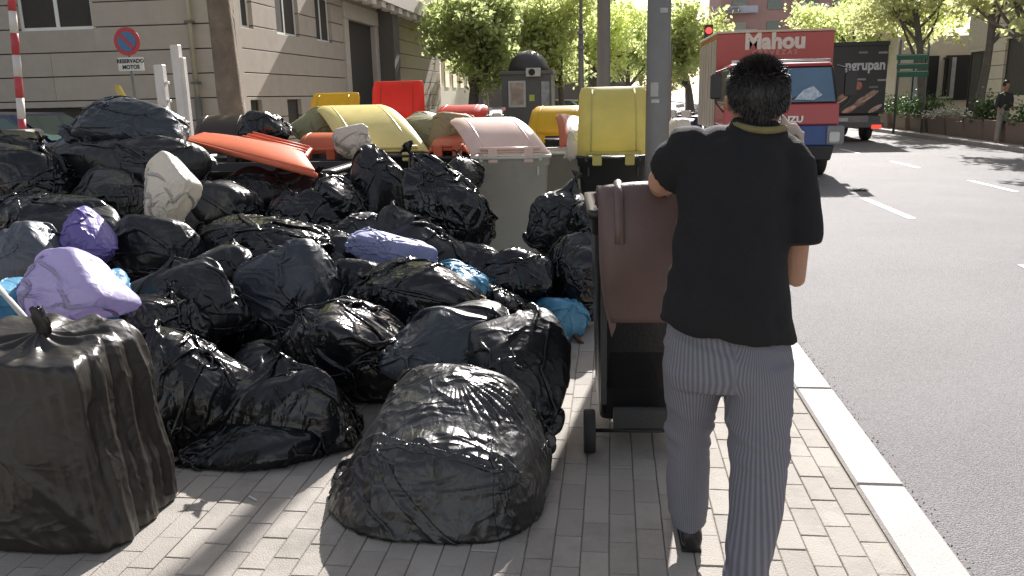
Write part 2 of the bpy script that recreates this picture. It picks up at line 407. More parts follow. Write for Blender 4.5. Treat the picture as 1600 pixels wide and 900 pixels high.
# pavers one by one where the photograph shows them, the rest joined
PW, PL_, GAP = .105, .215, .0035
pm = [MB().box(-PW/2+GAP/2, PW/2-GAP/2, -PL_/2+GAP/2, PL_/2-GAP/2, -.03, 0, .003).mesh('paver') for _ in range(1)][0]
cand = []
ncol = int(7.0/PW)
for i in range(ncol):
    x = KX0-.01-PW/2-i*PW
    off = (i % 2)*PL_/2+((i//2) % 3)*.03
    for j in range(-2, 60):
        y = .9+j*PL_+off; cand.append((x, y))
def inview(x, y):
    p = C3.transposed() @ (Vector((x, y, 0))-EYE)
    if p.z >= -.1: return None
    return (800+FPX*p.x/-p.z, 450-FPX*p.y/-p.z)
def seen(x, y):
    q = inview(x, y)
    if not q: return False
    if not (-20 < q[0] < 1620 and 380 < q[1] < 925): return False
    px, py = q
    if px < 290 and py < 890: return False
    if px < 560 and py < 700+.2*max(0, 540-px)*.9: return False
    if px < 860 and py < 520: return False
    if 570 < px < 830 and py < 820: return False
    return True
vis = sorted([c for c in cand if seen(*c)], key=lambda c: c[1])[:298]
vs = set(vis)
for (x, y) in vis:
    o = link('paver', pm, M_paver, g); o.location = (x, y, rnd.uniform(-.0025, .0015)); o.rotation_euler = (rnd.gauss(0, .006), rnd.gauss(0, .008), rnd.gauss(0, .004))
mb = MB()
for c in cand:
    if c in vs: continue
    x, y = c; z = rnd.uniform(-.003, .001); a = GAP/2
    mb.box(x-PW/2+a, x+PW/2-a, y-PL_/2+a, y+PL_/2-a, -.03, z)
for i in range(34):                              # beyond: only the strip between pile and kerb can be seen
    x = KX0-.01-PW/2-i*PW
    for j in range(90):
        y = .9+60*PL_+j*PL_+(i % 2)*PL_/2+((i//2) % 3)*.03; a = GAP/2
        if y > 33: break
        mb.box(x-PW/2+a, x+PW/2-a, y-PL_/2+a, y+PL_/2-a, -.03, rnd.uniform(-.003, .001))
tag(mb.build('paver_field', M_paver, g), kind='stuff')
far_walk = MB().box(-60, KX0-.004, 33, 300, -.012, -.002).build('far_pavement', M_paver); tag(far_walk, kind='structure')
kerb = MB().box(KX0+.002, KX1-.01, -4, 300, -.6, -.02).build('kerb', M_pbase); tag(kerb, kind='structure')
KL = 1.2; ky = G(1380, 759).y
km = MB().box(KX0+.002, KX1, .003, KL-.003, -.16, .006, .012).mesh('kerb_stone')
for k in range(-3, 30):
    o = link('kerb_stone', km, M_kerb, kerb); o.location = (rnd.uniform(-.003, .003), ky+k*KL, rnd.uniform(-.002, .002))
# loose grit where the asphalt meets the kerb
mb = MB()
for k in range(6000):
    y = rnd.uniform(1.6, 9); x = KX1+abs(rnd.gauss(0, .05))+.003; s = rnd.uniform(.0015, .0045)
    mb.add([(x-s, y-s, RZ), (x+s, y-s*.6, RZ), (x+s*.3, y+s, RZ), (x, y, RZ+s*1.3)], [(0, 1, 3), (1, 2, 3), (2, 0, 3)])
tag(mb.build('road_grit', mat('grit', (.11, .105, .10), .8)), kind='stuff')
# lane dashes
dm = MB().box(-.06, .06, 0, 2.0, RZ+.001, RZ+.006).mesh('lane_dash')
lm = link('lane_marking', MB().box(-.05, .05, 0, .3, RZ+.001, RZ+.005).mesh(), M_line); tag(lm, kind='structure')
a = G(1345, 310, RZ); b = G(1430, 342, RZ)
X1 = (a.x+b.x)/2; lm.location = (X1, b.y-9, 0)
for k in range(-1, 12):
    o = link('lane_dash', dm, M_line, lm); o.location = (0, 9+k*5.5*1.0, 0); o.scale.y = (a.y-b.y)/2
c = G(1547, 290, RZ)
for k in range(-1, 10):
    o = link('lane_dash', dm, M_line, lm); o.location = (c.x-X1, 9+c.y-b.y-1.0+k*4.6, 0); o.scale.y = .95
# flattened dark scrap on the road
q = G(1340, 298, RZ)
mb = MB(); mb.grid(lambda u, v: (q.x+(u-.5)*.32, q.y+(v-.5)*.25, RZ+.004+.03*abs(math.sin(u*7+v*5))), 8, 6)
tag(mb.build('scrap', mat('dark_scrap', (.02, .02, .02), .9)), 'small flattened dark scrap lying on the open road before the red truck', 'litter')
# far right pavement
rk = G(1390, 208, RZ).x
fw = MB().box(rk, 80, -10, 300, -.6, 0).build('opposite_pavement', mat('grey_paving', (.36, .34, .31), .8, .15, 2, dirt=.3)); tag(fw, kind='structure')
mb = MB(); kk = MB().box(rk-.15, rk, 0, 1.18, -.5, .01, .01).mesh('kerb_stone')
ok = MB().box(rk-.1, rk-.02, 0, 300, -.6, -.02).build('opposite_kerb', M_pbase); tag(ok, kind='structure')
for k in range(60):
    o = link('kerb_stone', kk, mat('kerb_dark', (.30, .28, .26), .7, .15), ok); o.location = (0, 14+k*1.2, 0)

# ============================================================ BUILDINGS
M_stone = mat('grey_stone', (.41, .36, .312), .85, .07, 3.0, .25, 70, .25, dirt=.12)
M_joint = mat('stone_joint', (.05, .045, .04), .9)
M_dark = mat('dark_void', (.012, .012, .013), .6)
M_wfr = mat('white_window_frame', (.72, .72, .70), .5, .05)
M_glass = mat('window_glass', (.05, .09, .08), .06, .1, 2, .05, 3, .9)
M_curt = mat('curtain', (.33, .35, .36), .9, .2, 6)
M_pale = mat('pale_stone', (.62, .58, .52), .8, .08, 4, .1, 60, dirt=.15)
M_recess = mat('recess_stone', (.46, .42, .37), .85, .1, 4)
def facade(root, origin, u, length, zs, openings, m=M_stone, th=.30, proud=.0, nrm=None, seglen=6.0):
    """courses of stone cut round the openings; u unit vector along, nrm outward"""
    u = Vector(u).normalized(); nrm = Vector(nrm).normalized(); og = Vector(origin)
    def bx(mb, s0, s1, z0, z1, d0, d1, c=0.):
        t = MB().box(s0, s1, d0, d1, z0, z1, c)
        mb.add([og+u*p[0]+nrm*p[1]+Vector((0, 0, p[2])) for p in t.v], t.f)
    for i in range(len(zs)-1):
        z0, z1 = zs[i], zs[i+1]
        ops = sorted([(s0, s1) for (s0, s1, a, b) in openings if a < z1-.02 and b > z0+.02]); segs = []; s = 0
        for (s0, s1) in ops:
            if s0 > s: segs.append((s, s0))
            s = max(s, s1)
        if s < length: segs.append((s, length))
        segs = [(a_, b_, z0, z1) for a_, b_ in segs]
        for (s0, s1, a, b) in openings:
            if a < z1-.02 and b > z0+.02:
                if a > z0+.05: segs.append((s0+.002, min(s1, length)-.002, z0, a+.012))
                if b < z1-.05: segs.append((s0+.002, min(s1, length)-.002, b-.012, z1))
        for (s0, s1, y0_, y1_) in segs:
            k = max(1, round((s1-s0)/seglen))
            for q_ in range(k):
                a, b = s0+(s1-s0)*q_/k, s0+(s1-s0)*(q_+1)/k
                mb = MB(); bx(mb, a+(.004 if q_ else 0), b-(.004 if q_ < k-1 else 0), y0_+.012, y1_-.012, -.12, proud, .008)
                mb.build('stone_block', m, root, off=root.location)
    return bx
def vwindow(root, og, u, nrm, s0, s1, z0, z1, cols=2, frame=M_wfr, curtain=False, transom=None, depth=.14, fw=.07, glass=None):
    u = Vector(u); nrm = Vector(nrm); og = Vector(og)
    def bx(mb, a, b, c_, d_, e, f_):
        t = MB().box(a, b, e, f_, c_, d_); mb.add([og+u*p[0]+nrm*p[1]+Vector((0, 0, p[2])) for p in t.v], t.f)
    mb = MB(); bx(mb, s0, s1, z0, z1, -depth-.10, -depth-.06)
    o = mb.build('window', glass or M_glass, root, off=root.location)
    fr = MB(); bx(fr, s0, s0+fw, z0, z1, -depth-.06, -depth+.03); bx(fr, s1-fw, s1, z0, z1, -depth-.06, -depth+.03)
    bx(fr, s0+fw, s1-fw, z0, z0+fw, -depth-.058, -depth+.028); bx(fr, s0+fw, s1-fw, z1-fw, z1, -depth-.058, -depth+.028)
    for c_ in range(1, cols):
        x = s0+(s1-s0)*c_/cols; bx(fr, x-fw*.6, x+fw*.6, z0+fw, z1-fw, -depth-.055, -depth+.025)
    if transom: bx(fr, s0+fw, s1-fw, transom-.04, transom+.04, -depth-.05, -depth+.02)
    fr.build('frame', frame, o, off=root.location)
    if curtain:
        cu = MB(); nn = int((s1-s0)/.07)
        for k in range(nn):
            x0 = s0+(s1-s0)*k/nn
            if int(k/5) % 2: continue
            bx(cu, x0, x0+.05, z0+fw, z1-fw, -depth-.06+.002, -depth-.05+(k % 2)*.012)
        cu.build('curtain', M_curt, o, off=root.location)
    return o
BX, BY = D(372, 100, 19.4).x, 19.4
bl = empty('stone_building', (BX, BY, 0), 0, 'grey stone corner building with white windows behind the rubbish pile', 'building')
zs = [0, .62, 1.25, 1.78, 2.36, 2.93, 3.50, 4.07, 4.64, 5.21]
def S(x, Yp=None):     # distance along the side facade for pixel x
    d = ray(x, 100); return BX/d.x*d.y-BY
sideo = [(S(375)+.1, S(401), 3.42, 5.3), (S(437), S(472), 3.42, 5.0), (S(498), S(522), 3.42, 5.0), (S(540), S(592), 0, 4.5),
         (S(610), S(626), 2.9, 4.7), (S(386), S(404), .7, 1.7), (S(444), S(466), .7, 1.7), (S(500), S(520), .7, 1.7)]
lf = lambda x: BX-(D(x, 100, BY)).x
leo = [(lf(150)-.05, lf(40)+.05, 3.46, 5.6), (lf(160), 30, .15, 1.62)]
facade(bl, (BX, BY, 0), (0, 1, 0), 24, zs, sideo, nrm=(1, 0, 0), seglen=9)
facade(bl, (BX, BY, 0), (-1, 0, 0), 24, zs, leo, nrm=(0, -1, 0), seglen=5)
MB().box(BX-24, BX-.13, BY+.13, BY+24, 0, 5.2).build('inner_wall', M_joint, bl, off=bl.location)
MB().box(BX-24.1, BX+.02, BY-.02, BY+24, 5.2, 16).build('upper_wall', M_stone, bl, off=bl.location)
MB().box(BX-.25, BX+.03, BY-.03, BY+.25, 0, 5.2, .02).build('corner_pilaster', M_stone, bl, off=bl.location)
for s in sideo[:3]: vwindow(bl, (BX, BY, 0), (0, 1, 0), (1, 0, 0), *s, cols=2, transom=4.75)
vwindow(bl, (BX, BY, 0), (0, 1, 0), (1, 0, 0), *sideo[4], cols=1)
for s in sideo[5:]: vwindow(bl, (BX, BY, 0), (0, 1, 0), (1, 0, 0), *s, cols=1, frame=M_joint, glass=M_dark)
vwindow(bl, (BX, BY, 0), (-1, 0, 0), (0, -1, 0), *leo[0], cols=2, curtain=True, fw=.08)
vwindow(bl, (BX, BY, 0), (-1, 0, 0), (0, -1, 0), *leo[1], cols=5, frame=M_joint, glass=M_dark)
# portal
mb = MB(); p0, p1 = S(540)+BY, S(592)+BY
mb.box(BX-.5, BX+.06, p0, p0+.45, 0, 4.3); mb.box(BX-.5, BX+.06, p1-.45, p1, 0, 4.3); mb.box(BX-.5, BX+.08, p0, p1, 4.3, 4.85)
mb.build('portal_frame', M_recess, bl, off=bl.location, bevel=.03)
MB().box(BX-.6, BX-.4, p0+.5, p1-.5, 0, 4.25).build('portal_wall', M_recess, bl, off=bl.location)
dr = MB().box(BX-.39, BX-.33, p0+.75, (p0+p1)/2-.1, 0, 3.6).box(BX-.39, BX-.33, (p0+p1)/2+.15, p1-.8, 0, 3.6).build('door', mat('brown_door', (.12, .09, .07), .5), bl, off=bl.location)
MB().box(BX-.02, BX+.6, p1+.1, p1+.9, 0, 5.2).build('buttress', mat('dark_stone', (.11, .10, .09), .85), bl, off=bl.location)
MB().box(BX-.1, BX+.95, S(512)+BY, BY+24.2, 4.98, 5.55).build('balcony_slab', mat('soffit', (.48, .44, .40), .8), bl, off=bl.location, bevel=.02)
mb = MB()
for k in range(14): mb.box(BX+.55, BX+.9, 27+k*1.2, 27.5+k*1.2, 4.78, 4.977)
mb.build('cornice_blocks', M_pale, bl, off=bl.location)['kind'] = 'stuff'
# drain pipe
pp = D(297, 60, 19.2)
dp = empty('drain_pipe', (pp.x, 19.25, 0), 0, 'thin buff drain pipe running up the corner of the grey building', 'drain pipe')
MB().tube([(0, 0, 1.7), (0, 0, 6)], .06, 10).build('pipe', mat('buff_pipe', (.33, .30, .22), .5), dp, True)
MB().tube([(0, 0, 0), (0, 0, 1.8)], .085, 10).build('shoe_pipe', mat('iron_pipe', (.12, .12, .11), .6), dp, True)
for z in (2.1, 3.5): MB().box(-.09, .09, -.09, .1, z, z+.06).build('bracket', mat('iron_pipe', (.12, .12, .11)), dp)
# pale building farther left
pb = empty('pale_building', (BX-.6, 44, 0), 0, 'sunlit pale building with a carved corner beyond the grey one', 'building')
MB().box(-12, 0, 0, 14, 0, 22).build('wall', M_pale, pb)
MB().box(-.5, .35, -.35, .5, 0, 7).box(-1.9, -1.2, -.3, .2, 0, 7).build('pilaster', M_pale, pb, bevel=.05)
MB().box(-12.2, .8, -.8, 14.2, 6.2, 6.8).build('cornice', M_pale, pb, bevel=.05)
for k in range(5):
    for z in (2.2, 4.2, 8, 11.5): MB().box(.0, .04, 1.2+k*2.4, 2.4+k*2.4, z, z+1.4).build('window', M_glass, pb)
    if k < 2: MB().box(-1.05+k*.01, -.6, -.04, .0, 2.3+k*2.3, 3.7+k*2.3).build('window', M_glass, pb)
# right hand building
M_rst = mat('buff_stone', (.50, .45, .37), .85, .08, 2, .2, 50, dirt=.1)
RX = 17.2
rb = empty('buff_building', (RX, 43.5, 0), 0, 'buff stone building with dark doorways across the road', 'building')
rz_ = [0, .7, 1.3, 1.9, 2.5, 3.1, 3.7, 4.3, 4.9, 5.5, 6.1, 6.7, 7.3, 7.9]
def SR(x): d = ray(x, 120); return 43.5-RX/d.x*d.y
ro = [(SR(1466), SR(1478), 1.1, 3.1), (SR(1510), SR(1543), 0, 3.2), (SR(1566), 24, 1.2, 3.6), (SR(1576), SR(1590), 5.2, 7.4), (SR(1523), SR(1535), 5.2, 7.4)]
facade(rb, (RX, 43.5, 0), (0, -1, 0), 24, rz_, ro, m=M_rst, nrm=(-1, 0, 0), seglen=8)
MB().box(RX+.13, RX+14, 19, 43.4, 0, 7.9).build('inner_wall', M_joint, rb, off=rb.location)
MB().box(RX-.02, RX+14, 19, 43.5, 7.9, 20).build('upper_wall', M_rst, rb, off=rb.location)
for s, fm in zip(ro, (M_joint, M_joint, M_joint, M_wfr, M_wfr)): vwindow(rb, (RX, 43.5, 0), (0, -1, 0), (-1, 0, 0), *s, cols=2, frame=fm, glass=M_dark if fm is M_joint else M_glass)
MB().box(RX-.03, RX+.2, 43.5-SR(1545), 43.5-SR(1508), 3.35, 4.85).box(RX-.03, RX+.2, 19, 43.5-SR(1562), 3.75, 5.1).build('panel', mat('light_panel', (.44, .40, .33), .8), rb, off=rb.location)
# low annexe with tall windows seen behind the green signs
an = empty('annexe', (18.2, 47, 0), 0, 'pale annexe with two tall curtained windows behind the green road signs', 'building')
MB().box(-3.2, 3, 0, 8, 0, 4.2).build('wall', M_rst, an)
for x in (-2.35, -.75): 
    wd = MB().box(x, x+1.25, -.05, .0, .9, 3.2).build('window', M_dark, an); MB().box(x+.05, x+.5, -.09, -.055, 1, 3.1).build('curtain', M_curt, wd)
# far brick block
fb = empty('brick_block', (23, 118, 0), 0, 'tall brick apartment block with glass bays above the red truck', 'building')
M_steel0 = mat('bracket_steel', (.2, .2, .2), .5)
M_brick = mat('hazed_brick', (.40, .24, .22), .85, .1, 1)  # distance haze mixed into the brick colour
MB().box(-8.5, 14, 0, 14, 0, 36).build('wall', M_brick, fb)
for z in range(3, 36, 3):
    for x in (-6, -1.5, 3, 7, 11):
        o = MB().box(x-.9, x+.9, -.14, .06, z, z+1.5).build('window', M_glass, fb)
        if x in (-6, 3): MB().box(x-2.2, x+2.2, -1.2, 0, z-.4, z-.25).box(x-2.2, x+2.2, -1.25, -1.15, z-.25, z+.5).build('balcony', mat('bay_grey', (.4, .42, .48), .5), fb)
gp = D(1135, 14, 116); nn_ = (sd+(EYE-gp).normalized()).normalized(); uu = nn_.cross(Vector((0, 1, 0))).normalized(); vv_ = uu.cross(nn_)  # made-up mirror pane, angled to bounce a sun glint at the camera
mb = MB(); q_ = [gp+uu*a*1.7+vv_*b*1.7 for a, b in ((-1, -1), (1, -1), (1, 1), (-1, 1))]; mb.add(q_+[p_-nn_*.08 for p_ in q_], [(0, 1, 2, 3), (7, 6, 5, 4), (0, 4, 5, 1), (1, 5, 6, 2), (2, 6, 7, 3), (3, 7, 4, 0)])
me_ = mb.mesh('sun_glint_pane'); recalc(me_); me_.transform(Matrix.Translation(-Vector(fb.location))); link('sun_glint_pane', me_, mat('glint_mirror', (.5, .5, .5), .16, .05, 1, spec=1., metal=.6), fb)
MB().box(gp.x-23-.1, gp.x-23+.1, gp.y-118, 0, gp.z-.4, gp.z-.2).build('glint_pane_bracket', M_steel0, fb)  # arm added to hold the made-up glint pane
fb2 = empty('grey_block', (-30, 125, 0), 0, 'brownish apartment block beyond the central trees', 'building')
MB().box(-20, 32, 0, 14, 0, 17).build('wall', mat('brown_block', (.16, .13, .11), .9), fb2)
for z in range(3, 17, 3):
    for x in range(-18, 31, 4): MB().box(x-.8, x+.8, -.1, .06, z, z+1.5).build('window', M_glass, fb2)

# ============================================================ TREES
M_bark = mat('plane_bark', (.20, .155, .12), .85, .45, 3.5, .5, 25, dirt=.5)
M_bark2 = mat('grey_bark', (.13, .115, .10), .85, .3, 5, .4, 25)
def leafmat(name, c, tr=.5):
    m = mat(name, c, .55, .45, 1.2, trans=tr); return m
LEAF = [leafmat('young_leaf', (.66, .72, .32), .68), leafmat('fresh_leaf', (.60, .68, .30), .68), leafmat('dry_leaf', (.48, .50, .24), .60)]
def leaves(C, size, rs, per=1):
    n = len(C); a = rs.randn(n, 3); a /= np.linalg.norm(a, axis=1)[:, None]; b = np.cross(a, rs.randn(n, 3)); b /= np.linalg.norm(b, axis=1)[:, None]
    s = size*(.6+.8*rs.rand(n))[:, None]; a *= s; b *= s*.62
    V = np.stack([C-a, C-b*.9, C+a, C+b*1.1], 1).reshape(-1, 3); F = np.arange(4*n).reshape(-1, 4)
    return V, F
def tree(label, base, H, r0, crown, nleaf, seed, lsize=.16, lean=(0, 0), bark=M_bark2, leaf=0, group='plane trees along the avenue', cz=.45, dens=70, name='plane_tree', limbs=7):
    rs = np.random.RandomState(seed); rr = random.Random(seed); base = Vector(base)
    root = empty(name, base, 0, label, 'tree', group); mb = MB(); tips = []
    def br(p, d, L, r_, lev):
        pts = [p]; n = 6; q = Vector(p); dd = Vector(d)
        for k in range(n):
            dd = (dd+Vector((rr.gauss(0, .10), rr.gauss(0, .10), rr.gauss(.02, .06)))*(1 if lev else .35)).normalized(); q = q+dd*L/n; pts.append(q.copy())
        rad = [r_*(1-.55*k/n) if lev else r_*(1.15 if k == 0 else 1-.35*k/n) for k in range(n+1)]
        mb.tube(pts, rad, 10 if lev == 0 else 6)
        if lev > 0: tips.extend(pts[2:])
        if lev < 3:
            for k in range(limbs if lev == 0 else 3):
                i = rr.randint(3, n) if lev == 0 else rr.randint(2, n); a = rr.uniform(0, 2*PI); t = rr.uniform(.4, .9)
                nd = (dd*(1-t*.45)+Vector((math.cos(a), math.sin(a), rr.uniform(-.25, .45)))*t).normalized()
                br(pts[i], nd, L*(.55 if lev == 0 else .62)*rr.uniform(.8, 1.1)*(crown if lev == 0 else 1), rad[i]*.55, lev+1)
    br(Vector((0, 0, 0)), Vector((lean[0], lean[1], 1)).normalized(), H*cz, r0, 0)
    mb.build('trunk', bark, root, True)
    T = np.array([tuple(t) for t in tips]); nc = max(20, nleaf//dens)
    cl = T[rs.randint(len(T), size=nc)]+rs.randn(nc, 3)*np.array([.8, .8, .6])*H*.05
    C = cl[rs.randint(nc, size=nleaf)]+rs.randn(nleaf, 3)*np.array([.5, .5, .38])*H*.045
    V, F = leaves(C, lsize, rs); o = link('crown', npmesh('crown', V, F, False), LEAF[leaf], root); tag(o, kind='stuff')
    return root
# near big plane trunk in front of the corner (only its trunk is in the frame)
tb = D(357, 100, 13.4)
t1 = tree('thick plane trunk with flaking patches before the building corner', (tb.x, 13.4, -.01), 13, .235, 1, 3000, 5, bark=M_bark, lean=(.085, 0), name='plane_tree', cz=.42, lsize=.14)
mb = MB(); tk = random.Random(4)
for k in range(60):      # bark flakes
    a = tk.uniform(0, 2*PI); z = tk.uniform(.3, 4.5); rr_ = .236*(1-.05*z)+.008
    hw, hh = tk.uniform(.12, .3), tk.uniform(.1, .35)
    pts = []
    for i in range(8):
        t = 2*PI*i/8; aa = a+hw*math.cos(t)*tk.uniform(.7, 1.1); zz = z+hh*math.sin(t)*tk.uniform(.7, 1.1); pts.append((math.cos(aa)*rr_-.012*zz, math.sin(aa)*rr_, zz))
    mb.add(pts, [tuple(range(8))])
mb.build('bark_flakes', mat('pale_bark', (.33, .26, .20), .8, .3, 8), t1)
specs = [  # px x, Y, height, r, crown, leaves, label
    (735, 36, 12, .26, .8, 15625, 'plane tree leaning right beside the domed kiosk', (.05, 0)),
    (812, 46, 14, .22, 1.1, 15625, 'plane tree rising directly behind the domed kiosk', (0, 0)),
    (880, 40, 13, .16, 1.0, 13750, 'plane tree between the kiosk and the second lamp pole', (0, 0)),
    (985, 52, 13, .2, 1.0, 13125, 'plane tree seen between the two thick steel poles', (0, 0)),
    (1082, 44, 12, .2, .8, 11000, 'plane tree left of the red truck box', (0, 0)),
    (930, 48, 13, .2, 1.1, 12500, 'farther plane tree behind the second lamp pole', (0, 0)),
    (760, 60, 15, .2, 1.1, 12500, 'farther plane tree behind the leaning one by the kiosk', (0, 0)),
    (840, 78, 14, .2, 1.1, 8000, 'far plane tree above the kiosk roof, deep in the avenue', (0, 0)),
    (1000, 84, 15, .2, 1.1, 8000, 'far plane tree deep in the avenue behind the thick post', (0, 0)),
    (1075, 76, 13, .2, 1.0, 7000, 'far plane tree beside the brick block', (0, 0)),
    (722, 72, 13, .2, .9, 8000, 'far plane tree deep in the avenue at its left end', (0, 0))]
for i, (px, Y, H, r0, cr, nl, lb, ln) in enumerate(specs):
    p = D(px, 150, Y); tree(lb, (p.x, Y, -.01), H, r0, cr, int(nl*.8), 31+i, lsize=.12, lean=ln, leaf=(0 if i % 3 else 1), cz=.30, limbs=12)
rs_ = [(1445, 36, 12, .17, .9, 5200, 'slender leaning tree beside the green direction signs', (-.06, 0)),
       (1528, 30, 11, .15, .9, 3600, 'slender tree beside the dark doorway of the buff building', (.03, 0)),
       (1350, 50, 13, .22, 1.0, 8000, 'forked tree rising behind the black truck box', (-.12, 0)),
       (1405, 55, 13, .2, 1.0, 8000, 'tree just left of the green direction signs, behind the black truck', (.05, 0)),
       (1290, 66, 12, .2, 1.0, 8000, 'tree above the right end of the red truck box', (0, 0)),
       (1620, 24, 10, .14, .9, 2500, 'tree at the right edge of the picture by the planters', (-.05, 0))]
for i, (px, Y, H, r0, cr, nl, lb, ln) in enumerate(rs_):
    p = D(px, 150, Y); tree(lb, (p.x, Y, -.01), H, r0, cr, nl, 71+i, lsize=.11, lean=ln, leaf=(2 if i in (0, 1, 5) else 0), cz=.40, limbs=7, group='slender trees across the road')

# ============================================================ STREET FURNITURE
M_steel = mat('painted_steel', (.17, .165, .155), .45, .1, 8, .1, 60, .5, .3, dirt=.15)
p = D(1026, 250, 7.6)
lp = empty('lamp_post', (p.x, 7.6, 0), 0, 'thick grey steel post behind the man, with peeling sticker marks', 'post')
MB().tube([(0, 0, 0), (0, 0, .4), (0, 0, 8)], [.115, .105, .100], 28).build('pole', M_steel, lp, True)
MB().tube([(0, 0, 0), (0, 0, .35)], [.17, .15], 20).build('base', M_steel, lp, True)
for (z, a, hh) in ((1.70, 250, .06), (1.60, 255, .015), (2.36, 290, .02)):
    mb = MB(); mb.grid(lambda u, v: (math.cos(R(a+(u-.5)*38))*.1075, math.sin(R(a+(u-.5)*38))*.1075, z-hh+v*hh*2), 6, 1); mb.build('sticker', mat('sticker', (.42, .41, .38), .6, .2, 30), lp, True)
p = D(943, 150, 12.5)
l2 = empty('lamp_post', (p.x, 12.5, 0), 0, 'slimmer grey steel post farther back, behind the yellow-lidded bin', 'post')
MB().tube([(0, 0, 0), (0, 0, 9)], [.10, .085], 24).build('pole', M_steel, l2, True); MB().tube([(0, 0, 0), (0, 0, .5)], .14, 16).build('base', M_steel, l2, True)
p = D(908, 150, 30)
l3 = empty('lamp_post', (p.x, 30, 0), 0, 'distant slim lamp post right of the kiosk', 'post')
MB().tube([(0, 0, 0), (0, 0, 3.9)], [.12, .09], 12).tube([(0, 0, 3.9), (0, 0, 8)], [.06, .05], 10).build('pole', M_steel, l3, True)
for z in (3.2, 3.7): MB().tube([(0, 0, z), (0, 0, z+.1)], .14, 10).build('collar', M_steel, l3)
# thin post by truck
p = D(1048, 120, 25)
l4 = empty('sign_post', (p.x, 25, 0), 0, 'thin grey post between the thick pole and the red truck', 'post')
MB().tube([(0, 0, 0), (0, 0, 3.0)], .035, 10).build('pole', M_steel, l4, True)
# traffic light
p = D(1107, 48, 34)
tl = empty('traffic_light', (p.x, 34, 0), 0, 'traffic light showing red above the left edge of the red truck', 'traffic light')
MB().tube([(0, 0, 0), (0, 0, p.z-.5)], .06, 10).build('pole', M_steel, tl, True)
MB().box(-.16, .16, -.1, .12, p.z-.75, p.z+.22, .02).build('housing', mat('black_plastic', (.02, .02, .02), .4), tl)
MB().disc((0, -.13, p.z), .12, 16).build('red_lamp', mat('red_signal', (.7, .02, .02), .4, emit=(1, .04, .03, 1.6)), tl)
for dz in (-.27, -.54): MB().disc((0, -.12, p.z+dz), .1, 16).build('lamp', mat('dark_lamp', (.02, .03, .02), .3), tl)
# red and white pole at left
tp, bt = D(18, 0, 9.6), D(36, 212, 9.6)
rw = empty('striped_pole', (bt.x, 9.6, 0), 0, 'red and white banded pole standing at the far left', 'pole')
dv = (tp-bt)/(tp.z-bt.z); zb = 0; k = 0; M_r = mat('band_red', (.45, .05, .06), .5, .1); M_w = mat('band_white', (.62, .58, .55), .5, .1)
bh = (tp.z-bt.z)/6.3
p0 = Vector((bt.x, 9.6, bt.z))-dv*bt.z
for k in range(12):
    a, b = p0+dv*(k*bh)-Vector(rw.location), p0+dv*((k+1)*bh)-Vector(rw.location)
    MB().tube([a, b], .045, 14).build('band', M_w if k % 2 == 0 else M_r, rw, True)
MB().box(-.17, .17, -.17, .17, bt.z-.12, bt.z+.08, .03).build('cap_block', mat('concrete_cap', (.33, .31, .28), .8, .3, 8), rw, bevel=.01)
# no parking sign
p = D(200, 65, 16)
ns = empty('no_parking_sign', (p.x, 16, 0), 0, 'round blue and red no-parking sign with a white plate below', 'sign')
MB().tube([(0, 0, 0), (0, 0, p.z+.25)], .03, 10).build('post', M_steel, ns, True)
MB().disc((0, -.04, p.z), .275, 36, th=.012).build('red_disc', mat('sign_red', (.42, .03, .04), .4, .05), ns)
MB().disc((0, -.05, p.z), .19, 32, th=.008).build('blue_disc', mat('sign_blue', (.05, .14, .30), .4, .05), ns)
mb = MB(); t = MB().box(-.19, .19, -.0575, -.052, -.032, .032); a = R(45)
mb.add([(v[0]*math.cos(a)+v[2]*math.sin(a), v[1], p.z-v[0]*math.sin(a)+v[2]*math.cos(a)) for v in t.v], t.f); mb.build('slash', mat('sign_red', (.42, .03, .04)), ns)
pz = D(202, 100, 16).z
MB().box(-.24, .30, -.05, -.038, pz-.135, pz+.125).build('plate', mat('sign_white', (.62, .6, .56), .5, .05), ns)
o = link('lettering', text('RESERVADO', .105, .002, .004), mat('sign_ink', (.03, .03, .03), .5), ns, (.03, -.055, pz+.05)); o = link('lettering', text('MOTOS', .105, .002, .004), mat('sign_ink', (.03, .03, .03)), ns, (.03, -.055, pz-.065))
# white posts
M_wp = mat('white_post', (.60, .57, .55), .5, .1, 4, dirt=.2)
for (x, y, wd, lb) in ((249, 101, .17, 'shorter square white post left of the notched one'), (274, 70, .15, 'taller white post with a notched top beside the drain pipe')):
    p = D(x, y, 14.5); o = empty('white_post', (p.x, 14.5, 0), 0, lb, 'post', 'white posts by the corner')
    MB().box(-wd/2, wd/2, -.06, .06, 0, p.z, .012).build('column', M_wp, o)
    if y == 70: MB().box(wd/2, wd/2+.07, -.05, .05, 0, p.z-.22, .01).build('strip', M_wp, o)
    else:
        for dz in (.3, .62): MB().box(wd/2, wd/2+.06, -.03, .03, p.z-dz-.05, p.z-dz, .005).build('hinge', M_wp, o)
# yellow stick out of the pile
a, b = D(184, 137, 8.2), D(200, 166, 8.0)
ys = empty('yellow_stick', b-(a-b)*.6, 0, 'yellow stick poking up above the highest black bag at left', 'stick')
MB().tube([(0, 0, 0), (a-b)*1.6], .034, 10).build('shaft', mat('yellow_plastic', (.55, .38, .04), .5), ys, True)
